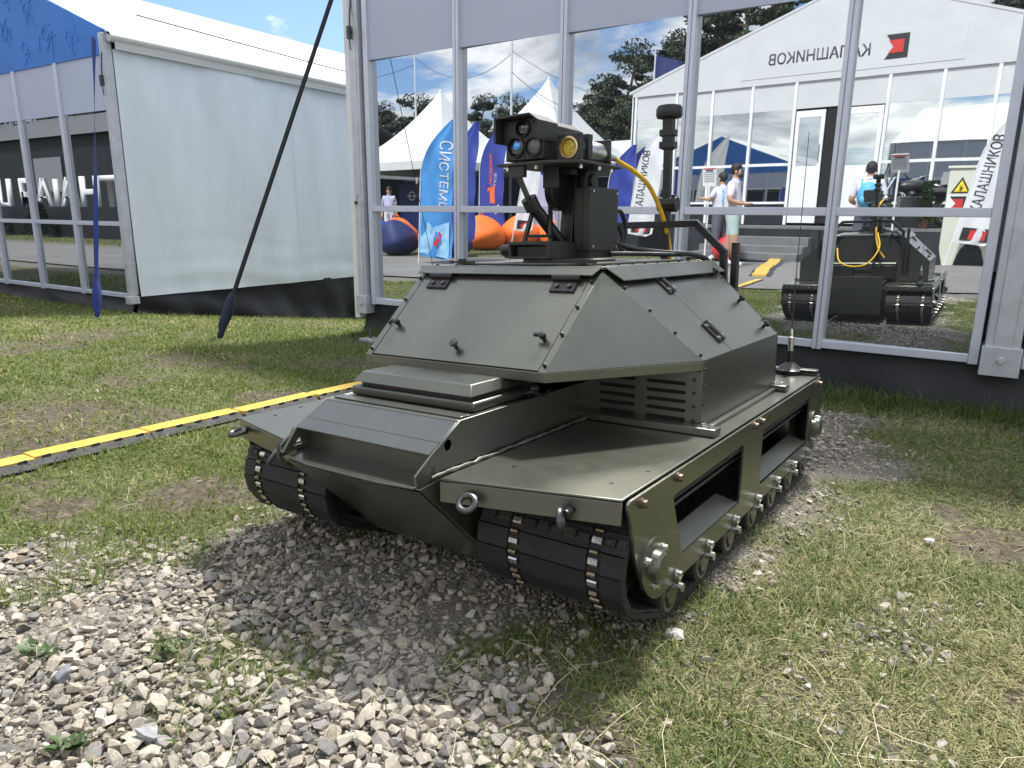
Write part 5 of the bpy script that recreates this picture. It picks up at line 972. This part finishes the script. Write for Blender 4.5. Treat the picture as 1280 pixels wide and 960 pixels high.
def bag(r0, J, h):
    c = J['chest'] + Vector((-.115, 0, -.04)) * h; B().ball(c, (.06 * h, .095 * h, .125 * h), 16, 12).build('backpack', SKYBAG, r0, smooth=70); B().ball(c + Vector((-.035, 0, -.045)) * h, (.04 * h, .075 * h, .055 * h), 14, 8).build('backpack_pocket', SKYBAG, r0, smooth=70)
    for s in (-1, 1): B().tube(bez([c + Vector((.04, s * .06, .09)) * h, J['neck0'] + Vector((0, s * .07, .01)) * h, J['chest'] + Vector((.075, s * .07, 0)) * h, J['waist'] + Vector((.03, s * .09, 0)) * h], 5), .011 * h, 6).build('shoulder_strap', SKYBAG, r0)
ARM = dict(elbL=(-.005, .15, .63), wrL=(.115, .10, .60), hdL=(.145, .065, .605), elbR=(-.005, -.15, .63), wrR=(.115, -.10, .60), hdR=(.145, -.065, .605))
person('bearded man in white t-shirt and mint shorts standing on the road', -4.2, -2.0, g1(-4.2, -2) + .022, R(-8), 1.76, dict(ARM, kneeL=(.035, .06, .28), ankL=(.06, .06, .05), toeL=(.14, .065, .018), heelL=(.045, .058, .022), kneeR=(-.02, -.06, .28), ankR=(-.06, -.06, .05), toeR=(.02, -.065, .018), heelR=(-.075, -.058, .022)), [SKIN, TSHIRT, MINT, SHOE], extra=beard)
person('dark-haired youth in white top with blue bag by the tent steps', -5.05, -3.6, g1(-5.05, -3.6) + .02, R(200), 1.72, dict(elbR=(.05, -.14, .68), wrR=(.17, -.13, .70), hdR=(.22, -.12, .705)), [SKIN, TSHIRT, JEAN, SHOE], extra=bag)
person('person in white shirt with sky blue backpack looking at the motorcycle', -2.3, -3.1, g1(-2.3, -3.1) + .022, R(-98), 1.80, ARM, [SKIN, TSHIRT, JEAN, SHOE], extra=bag)
person('person in pale top standing far off near the navy booth', -16.9, -6.0, g1(-16, -6), R(60), 1.7, {}, [SKIN, LILAC, TSHIRT, SHOE])

# motorcycle, cabinet and stands on the platform
def motorcycle(x, y, z, rz):
    r0 = empty('motorcycle', (x, y, z), rz, 'black chrome motorcycle displayed on the stage in front of the tent', 'motorcycle')
    for cx, nm in ((.72, 'front_wheel'), (-.68, 'rear_wheel')):
        b = B().mi(0).tube([(cx + .30 * math.cos(t * .2618), 0, .34 + .30 * math.sin(t * .2618)) for t in range(24)], .05, 10, True).mi(1).tube([(cx + .245 * math.cos(t * .2618), 0, .34 + .245 * math.sin(t * .2618)) for t in range(24)], .018, 6, True).cyl((cx, -.06, .34), (cx, .06, .34), .05)
        for k in range(12): b.tube([(cx, .03 * (-1) ** k, .34), (cx + .24 * math.cos(k * .5236), 0, .34 + .24 * math.sin(k * .5236))], .005, 4)
        b.build(nm, [RUBBER, CHROME], r0)
    b = B()
    for s in (-1, 1): b.tube([(.72, .085 * s, .34), (.42, .085 * s, .98)], .024, 8)
    b.build('fork', CHROME, r0); B().tube([(.34, -.40, 1.10), (.40, -.26, 1.08), (.44, -.1, 1.0), (.44, .1, 1.0), (.40, .26, 1.08), (.34, .40, 1.10)], .016, 8).build('handlebar', BLACK, r0)
    B().lathe([(.03, 0), (.085, .03), (.10, .09), (.10, .12)], (.42, 0, .88), (1, 0, 0), 22).build('headlight_shell', CHROME, r0); B().lathe([(.098, .121), (.06, .135), (.002, .14)], (.42, 0, .88), (1, 0, 0), 22).build('headlight', LENSG, r0)
    B().ball((.05, 0, .80), (.33, .15, .13), 18, 10).build('fuel_tank', BLACK, r0); B().ball((-.42, 0, .70), (.34, .15, .08), 16, 8).build('seat', RUBBER, r0); B().bb((-.2, -.14, .28), (.28, .14, .62)).cyl((.05, -.12, .62), (.12, .0, .72), .07).cyl((-.02, .12, .62), (-.05, 0, .72), .07).build('engine', DSTEEL, r0, bevel=.02)
    B().tube([(.3, .16, .3), (0, .18, .24), (-.9, .18, .32)], .035, 8).tube([(.3, -.16, .3), (0, -.18, .24), (-.9, -.18, .32)], .035, 8).build('exhaust', CHROME, r0)
    B().tube([(.98, 0, .55), (.85, 0, .68), (.68, 0, .705), (.5, 0, .63)], .055, 8).build('front_mudguard', BLACK, r0); B().tube([(-.35, 0, .66), (-.62, 0, .72), (-.9, 0, .62), (-1.02, 0, .42)], .075, 8).build('rear_mudguard', BLACK, r0)
    for s in (-1, 1): B().tube([(.36, .36 * s, 1.10), (.34, .40 * s, 1.26)], .007, 6).ball((.34, .41 * s, 1.29), (.02, .06, .045), 12, 8).build('mirror', BLACK, r0)
    B().tube([(.35, -.06, .9), (-.1, -.08, .5), (-.55, -.06, .62)], .025, 6).tube([(.3, .06, .9), (-.1, .08, .3), (-.68, .08, .34)], .025, 6).build('frame', BLACK, r0)
motorcycle(-2.0, -5.75, .80, R(155))
cb = empty('cabinet', (-.95, -5.55, .125), label='cream display cabinet with yellow hazard triangle beside the white flag', cat='cabinet'); K = Kit(cb)
part(K, 'body', B().bb((-1.42, -5.75, .12), (-.45, -5.34, 1.9)), CREAM, bevel=.015); part(K, 'lid', B().bb((-1.45, -5.78, 1.9), (-.42, -5.31, 1.95)), CREAM, bevel=.01)
part(K, 'hazard_triangle', B().prism([(-1.36, -5.336, 1.46), (-1.04, -5.336, 1.46), (-1.20, -5.336, 1.75)], (0, .004, 0)), BLKP); part(K, 'hazard_core', B().prism([(-1.31, -5.33, 1.485), (-1.09, -5.33, 1.485), (-1.20, -5.33, 1.69)], (0, .004, 0)), HAZ); part(K, 'hazard_symbol', B().prism([(-1.23, -5.325, 1.50), (-1.19, -5.325, 1.50), (-1.17, -5.325, 1.56), (-1.20, -5.325, 1.56), (-1.18, -5.325, 1.62), (-1.23, -5.325, 1.55), (-1.2, -5.325, 1.55)], (0, .004, 0)), BLKP)
part(K, 'emblem_sheet', B().bb((-1.40, -5.336, 1.12), (-1.06, -5.332, 1.42)), WHITE); part(K, 'emblem', B().prism([(-1.36, -5.33, 1.40), (-1.08, -5.33, 1.40), (-1.08, -5.33, 1.14), (-1.36, -5.33, 1.14), (-1.25, -5.33, 1.27)], (0, .003, 0)), BLKP); part(K, 'emblem_core', B().prism([(-1.32, -5.326, 1.35), (-1.14, -5.326, 1.35), (-1.14, -5.326, 1.19), (-1.32, -5.326, 1.19), (-1.24, -5.326, 1.27)], (0, .003, 0)), REDP)
def info_stand(label, x, y, zt, tilt):
    r0 = empty('info_stand', (x, y, g1(x, y)), 0, label, 'sign', 'info stands by the road'); z = zt - g1(x, y); B().cyl((0, 0, .02), (0, 0, z - .12), .016).build('pole', WHITE, r0); B().cyl((0, 0, 0), (0, 0, .025), .15, n=20).build('foot', WHITE, r0)
    rot = Matrix.Rotation(tilt, 3, 'X'); B().box((0, .02, z), (.28, .012, .36), rot).build('board', WHITE, r0); b = B()
    for k in range(7): b.box(Vector((0, .02, z)) + rot @ Vector((0, .0085, .12 - k * .035)), (.22 if k else .16, .002, .008 if k else .03), rot)
    b.build('print_lines', GREYT, r0)['kind'] = 'stuff'; B().box(Vector((0, .02, z)) + rot @ Vector((0, .0085, .155)), (.26, .002, .02), rot).build('red_header', REDP, r0)
info_stand('white info board on a pole left of the bearded man', -5.25, -3.4, 1.75, R(-8)); info_stand('tilted white info board in front of the motorcycle', -1.98, -3.7, 1.92, R(-35))
def bush(name, label, x, y, z, s, h, m, n, pot=True, grp=None):
    r0 = empty(name, (x, y, z), 0, label, 'plant', grp); r = random.Random(int(x * 10)); b = B()
    for i in range(n):
        t = r.random(); a = r.random() * 6.28; rr = s * (1 - t * .75) * math.sqrt(r.random()); p = Vector((math.cos(a) * rr, math.sin(a) * rr, .12 + t * h)); d = Vector((r.gauss(0, 1), r.gauss(0, 1), r.gauss(.4, 1))).normalized(); q = d.orthogonal().normalized() * .02; b.add([p - q, p + q, p + d * .09], [(0, 1, 2)])
    b.build('foliage', m, r0, smooth=0); B().cyl((0, 0, .05), (0, 0, h * .9), .012).build('stem', BARK, r0)
    if pot: B().lathe([(.09, 0), (.13, .2), (.12, .2), (.11, .16)], (0, 0, 0), (0, 0, 1), 18).build('pot', BROWN, r0)
bush('potted_conifer', 'small potted conifer on the stage by the motorcycle', -1.75, -5.45, .80, .18, .75, PLANTG, 900)

# pagoda tents, booth, masts and trees further back
def pagoda(label, x, y, hw, eave, peak, m=PVCW, wall=NAVYFAB):
    r0 = empty('pagoda_tent', (x, y, .125), 0, label, 'tent', 'pagoda tents beyond the verge'); n_ = 16; V_ = []; F_ = []
    prof = [(1 - i / n_, eave + (peak - eave) * ((i / n_) ** 1.75 * .72 + .28 * (i / n_))) for i in range(n_ + 1)]
    for w_, z in prof:
        w_ = max(w_, .012)
        for a, c in ((-1, -1), (1, -1), (1, 1), (-1, 1)): V_.append((a * hw * w_, c * hw * w_, z - .125))
    for i in range(n_):
        for k in range(4): F_.append((i * 4 + k, i * 4 + (k + 1) % 4, (i + 1) * 4 + (k + 1) % 4, (i + 1) * 4 + k))
    B().add(V_, F_).build('roof', m, r0, smooth=25); b = B()
    for a, c in ((-1, -1), (1, -1), (1, 1), (-1, 1)): b = B().bb((a * hw - .05, c * hw - .05, 0), (a * hw + .05, c * hw + .05, eave - .13)); b.build('corner_post', ALU, r0)
    for sgn in (-1, 1): B().bb((-hw, sgn * hw - .01, eave - .42), (hw, sgn * hw + .01, eave - .12)).build('valance', m, r0); B().bb((sgn * hw - .01, -hw, eave - .42), (sgn * hw + .01, hw, eave - .12)).build('valance', m, r0)
    if wall: B().bb((-hw + .1, -hw + .1, 0), (hw - .1, -hw + .16, eave - .45)).build('back_wall', wall, r0)
    B().ball((0, 0, peak - .1), .05, 8, 6).build('finial', WHITE, r0)
pagoda('white pagoda tent over the navy booth at far left of the reflection', -20.2, -12.0, 2.9, 2.85, 5.7); pagoda('white pagoda tent with the taller peak behind the camera head', -16.4, -14.0, 3.0, 2.9, 6.1); pagoda('white pagoda tent half hidden between the two others', -19.0, -17.5, 3.0, 2.9, 5.4); pagoda('white pagoda tent far left beyond the mast', -27.5, -12.5, 3, 2.8, 5.2)
def long_tent(label, x0, x1, y0, y1, z): 
    r0 = empty('marquee', ((x0 + x1) / 2, (y0 + y1) / 2, .125), 0, label, 'tent'); K_ = Kit(r0); roof(K_, x0, x1, y0, y1, z, 1.1, PVCW, 'x'); part(K_, 'wall', B().bb((x0, y0 + .1, .1), (x1, y1 - .1, z - .05)), PVC); part(K_, 'dark_front', B().bb((x0 + .3, y1 - .11, .3), (x1 - .3, y1 - .06, z - .7)), SKIRT)
long_tent('long low white marquee behind the pagoda tents', -34, -13.0, -26, -20, 3.6)
bt = empty('booth', (-20.2, -13.0, .125), label='navy booth wall with white icons under the left pagoda tent', cat='booth'); K = Kit(bt)
part(K, 'panel', B().bb((-22.8, -12.2, .1), (-17.6, -12.12, 2.2)), NAVYFAB); b = B()
for i, cx in enumerate((-22.0, -21.0, -20.0, -19.0)): b.tube([(cx + .18 * math.cos(k * .785), -12.1, 1.7 + .18 * math.sin(k * .785)) for k in range(8)], .025, 5, True).tube([(cx - .28, -12.1, 1.7), (cx + .28, -12.1, 1.7)], .025, 5)
part(K, 'white_icon', b, WHITE); part(K, 'counter', B().bb((-21.5, -11.4, .1), (-19.5, -10.9, 1.0)), PURPLE, bevel=.02)
def mast(label, x, y, h, lamp):
    r0 = empty('light_mast', (x, y, .125), 0, label, 'mast', 'slim masts behind the tents'); B().cyl((0, 0, 0), (0, 0, h), .07, .035, 8).build('pole', ALUG, r0)
    if lamp: B().tube(bez([(-.9, 0, h + .12), (-.5, 0, h + .1), (0, 0, h - .4), (.5, 0, h + .1), (.9, 0, h + .12)], 6), .03, 6).build('lamp_arm', ALUG, r0)
mast('slim grey mast above the left pagoda tent', -23.6, -14, 7.9, 0); mast('slim grey mast left of the taller pagoda peak', -18.4, -14.2, 7.7, 0); mast('twin-arm street lamp behind the left tent trees', -30.5, -15, 4.4, 1)
wr_ = B()
for (a, c, sag) in (((-23.6, -14, 7.7), (-18.4, -14.2, 7.3), .9), ((-23.6, -14, 7.4), (-34, -14, 8.3), .7), ((-18.4, -14.2, 7.4), (-12, -15, 5.0), .5), ((-18.4, -14.2, 6.6), (-13, -12, 4.3), .3)):
    wr_.tube([Vector(a).lerp(Vector(c), t / 16) - Vector((0, 0, sag * 4 * (t / 16) * (1 - t / 16))) for t in range(17)], .012, 4)
tag(wr_.build('overhead_wires', BLKP), 'thin overhead wires slung between the slim masts', 'wires')
fl = empty('banner_flag', (-10.4, -11, .125), 0, 'dark blue flag on a staff above the lettered tent corner', 'flag'); B().cyl((0, 0, 0), (0, 0, 5.7), .03).build('staff', ALUG, fl); B().grid(lambda u, v: Vector((.9 * u, .08 * math.sin(u * 6), 5.0 + .65 * v - .25 * u)), 12, 6).build('cloth', NAVYFAB, fl, smooth=80)
def pine(label, x, y, h, cr, seed, m=NEEDLE, kind='pine_tree', low=.16, grp='trees behind the fairground'):
    r = random.Random(seed); nr = np.random.default_rng(seed); r0 = empty(kind, (x, y, .1), r.random() * 6, label, 'tree', grp); bend = [Vector((r.gauss(0, .02) * h * i / 6, r.gauss(0, .02) * h * i / 6, h * .93 * i / 6)) for i in range(7)]
    b = B().tube(bend, [h * .022 * (1 - .8 * i / 6) for i in range(7)], 8); cl = []
    for k in range(36):
        t = low + (1 - low) * r.random() ** .8; i = min(5, int(t * 6)); p = bend[i].lerp(bend[i + 1], t * 6 - i) if i < 6 else bend[6]; a = r.random() * 6.28; l = cr * (1.05 - .75 * max(0, t - low) / (1 - low)) * r.uniform(.45, 1.1); e = p + Vector((math.cos(a) * l, math.sin(a) * l, l * r.uniform(.0, .45))); b.tube([p, p.lerp(e, .5) + Vector((0, 0, -.04 * l)), e], [h * .007, h * .005, h * .002], 5); cl.append((e, l * r.uniform(.35, .55))); cl.append((p.lerp(e, .6), l * r.uniform(.25, .4)))
    cl.append((bend[6] + Vector((0, 0, h * .03)), cr * .35)); b.build('trunk', BARK, r0); P = []
    for c, s in cl:
        k = int(230 * min(2.2, max(.5, s / .7))); q = nr.normal(0, 1, (k, 3)); q /= np.linalg.norm(q, axis=1)[:, None]; q *= (nr.random((k, 1)) ** .4) * s * np.array([1, 1, .55]); P.append(q + np.array(c))
    P = np.concatenate(P); n = len(P); d1 = nr.normal(0, 1, (n, 3)); d1 /= np.linalg.norm(d1, axis=1)[:, None]; d2 = np.cross(d1, nr.normal(0, 1, (n, 3))); d2 /= np.linalg.norm(d2, axis=1)[:, None]; s = nr.uniform(.055, .125, (n, 1)) * (h / 9) ** .6
    V = np.stack([P - d1 * s, P + d2 * s * .55, P + d1 * s, P - d2 * s * .55], 1).reshape(-1, 3); F = np.arange(n * 4).reshape(-1, 4); me = bpy.data.meshes.new('crown'); np_mesh(me, V, F); me.materials.append(m); inst('crown', me, r0)
TR = [(-16.5, -30, 12.4, 3.6), (-19.0, -31, 11.2, 3.6), (-21.6, -30, 10.8, 3.6), (-24.6, -32, 9.4, 3.2), (-13.5, -27, 12.5, 3.4), (-8.0, -25, 13.5, 3.6), (-2.0, -25, 13.0, 3.4), (3.5, -24, 12.0, 3.4), (-33.0, -30, 8.8, 2.8), (-30.5, -32, 8.4, 2.6), (-38.0, -30, 8.8, 3.0), (-40.5, -31, 9.6, 3.2), (-43.5, -30, 9.2, 3.2), (-46.5, -32, 9.0, 3.2), (-28, -34, 8.4, 2.6), (-50, -28, 9.5, 3)]
WH = ['tall pine behind the left slope of the lettered tent roof', 'broad dark pine right of the taller pagoda peak', 'dark pine directly above the pagoda tent slope', 'low pine nearest the taller pagoda peak', 'tall pine between the flag staff and the lettered roof', 'tall pine behind the middle of the lettered tent', 'tall pine behind the right slope of the lettered roof', 'tall pine right of the lettered tent', 'small pine just left of the camera head', 'small pine between the slim mast and the camera head', 'pine right of the leftmost slim mast', 'pine behind the leftmost slim mast', 'pine left of the leftmost slim mast', 'pine at the left frame edge of the reflection', 'low pine behind the long marquee', 'pine at the far left behind the marquee']
for i, (x, y, h, c) in enumerate(TR): pine(WH[i], x, y, h, c, 100 + i)
for i, (x, y, h, c) in enumerate([(-44, -14, 8, 4), (-51, -10, 9, 4.5), (-58, -6, 8.5, 4.5), (-38, -19, 8, 4)]): pine(['broad leafy tree mirrored dark in the left tent glass', 'wide leafy tree at the end of the road', 'farthest leafy tree along the road', 'leafy tree behind the white letters'][i], x, y, h, c, 300 + i, LEAFD, 'leafy_tree', .25)
for i, (x, y, h, c) in enumerate([(-15.0, -28, 11.5, 3.2), (-17.8, -29, 10.6, 3.2), (-20.3, -28.5, 9.6, 3.0), (-23.0, -29.5, 8.2, 2.8), (-12.0, -26, 12, 3.2)]): pine(['leafy tree filling the gap left of the lettered roof', 'leafy tree under the broad dark pine', 'leafy tree between the broad pine and the pagoda slope', 'low leafy tree beside the taller pagoda slope', 'leafy tree right behind the flag staff'][i], x, y, h, c, 700 + i, LEAFD, 'leafy_tree', .08)
ORD = ['first', 'second', 'third', 'fourth', 'fifth', 'sixth', 'seventh', 'eighth', 'ninth', 'tenth', 'eleventh', 'twelfth', 'thirteenth', 'fourteenth']
for i in range(14): pine('leafy tree of the dense treeline behind the tents, %s from its left end' % ORD[i], -52 + i * 4.4 + random.uniform(-.8, .8), -37 + random.uniform(-2, 2), random.uniform(8, 10.5) + (1.5 if i > 6 else 0), random.uniform(3.6, 4.6), 500 + i, LEAFD, 'treeline_tree', .1, 'treeline behind the fairground')
# big white letters across the road, mirrored in the left tent
LB = empty('letter_sign', (-25.5, -3.2, .12), label='row of big white standing letters on a tall black plinth across the road', cat='sign'); K = Kit(LB)
part(K, 'plinth', B().bb((-31.5, -3.6, .10), (-19.5, -2.7, 1.08)), SKIRT); K.fix(text_part('white_letters', 'ТНАIАЯ Ц', 1.25, (-21.6, -3.1, 1.08), (-1, 0, 0), (0, 0, 1), WHITE, None, .08, .03, width=7.9))
for i, x in enumerate((-28.0, -24.9)): bush('round_shrub', ['round green shrub in front of the last big letter', 'round green shrub in front of the middle big letters'][i], x, -2.2, .1, .55, 1.0, LEAFD, 1500, False)
bm2 = empty('marquee', (-34, -11, .125), 0, 'dark-fronted exhibition marquee behind the big white letters', 'tent'); K = Kit(bm2); roof(K, -58, -26, -16, -8, 4.2, 1.6, mat('grey_tarpaulin', (.10, .105, .11), .6), 'x'); part(K, 'wall', B().bb((-58, -15.9, .1), (-26, -8.2, 4.15)), SKIRT); part(K, 'banner', B().bb((-47, -8.18, 1.6), (-43.5, -8.14, 3.3)), LILAC); part(K, 'banner', B().bb((-37.5, -8.18, 1.8), (-35.0, -8.14, 3.3)), mat('grey_banner', (.2, .2, .22), .6))
b = B()
print('objects', len(bpy.data.objects), 'tris', sum(len(m.loop_triangles) if m.loop_triangles else len(m.polygons) for m in bpy.data.meshes))
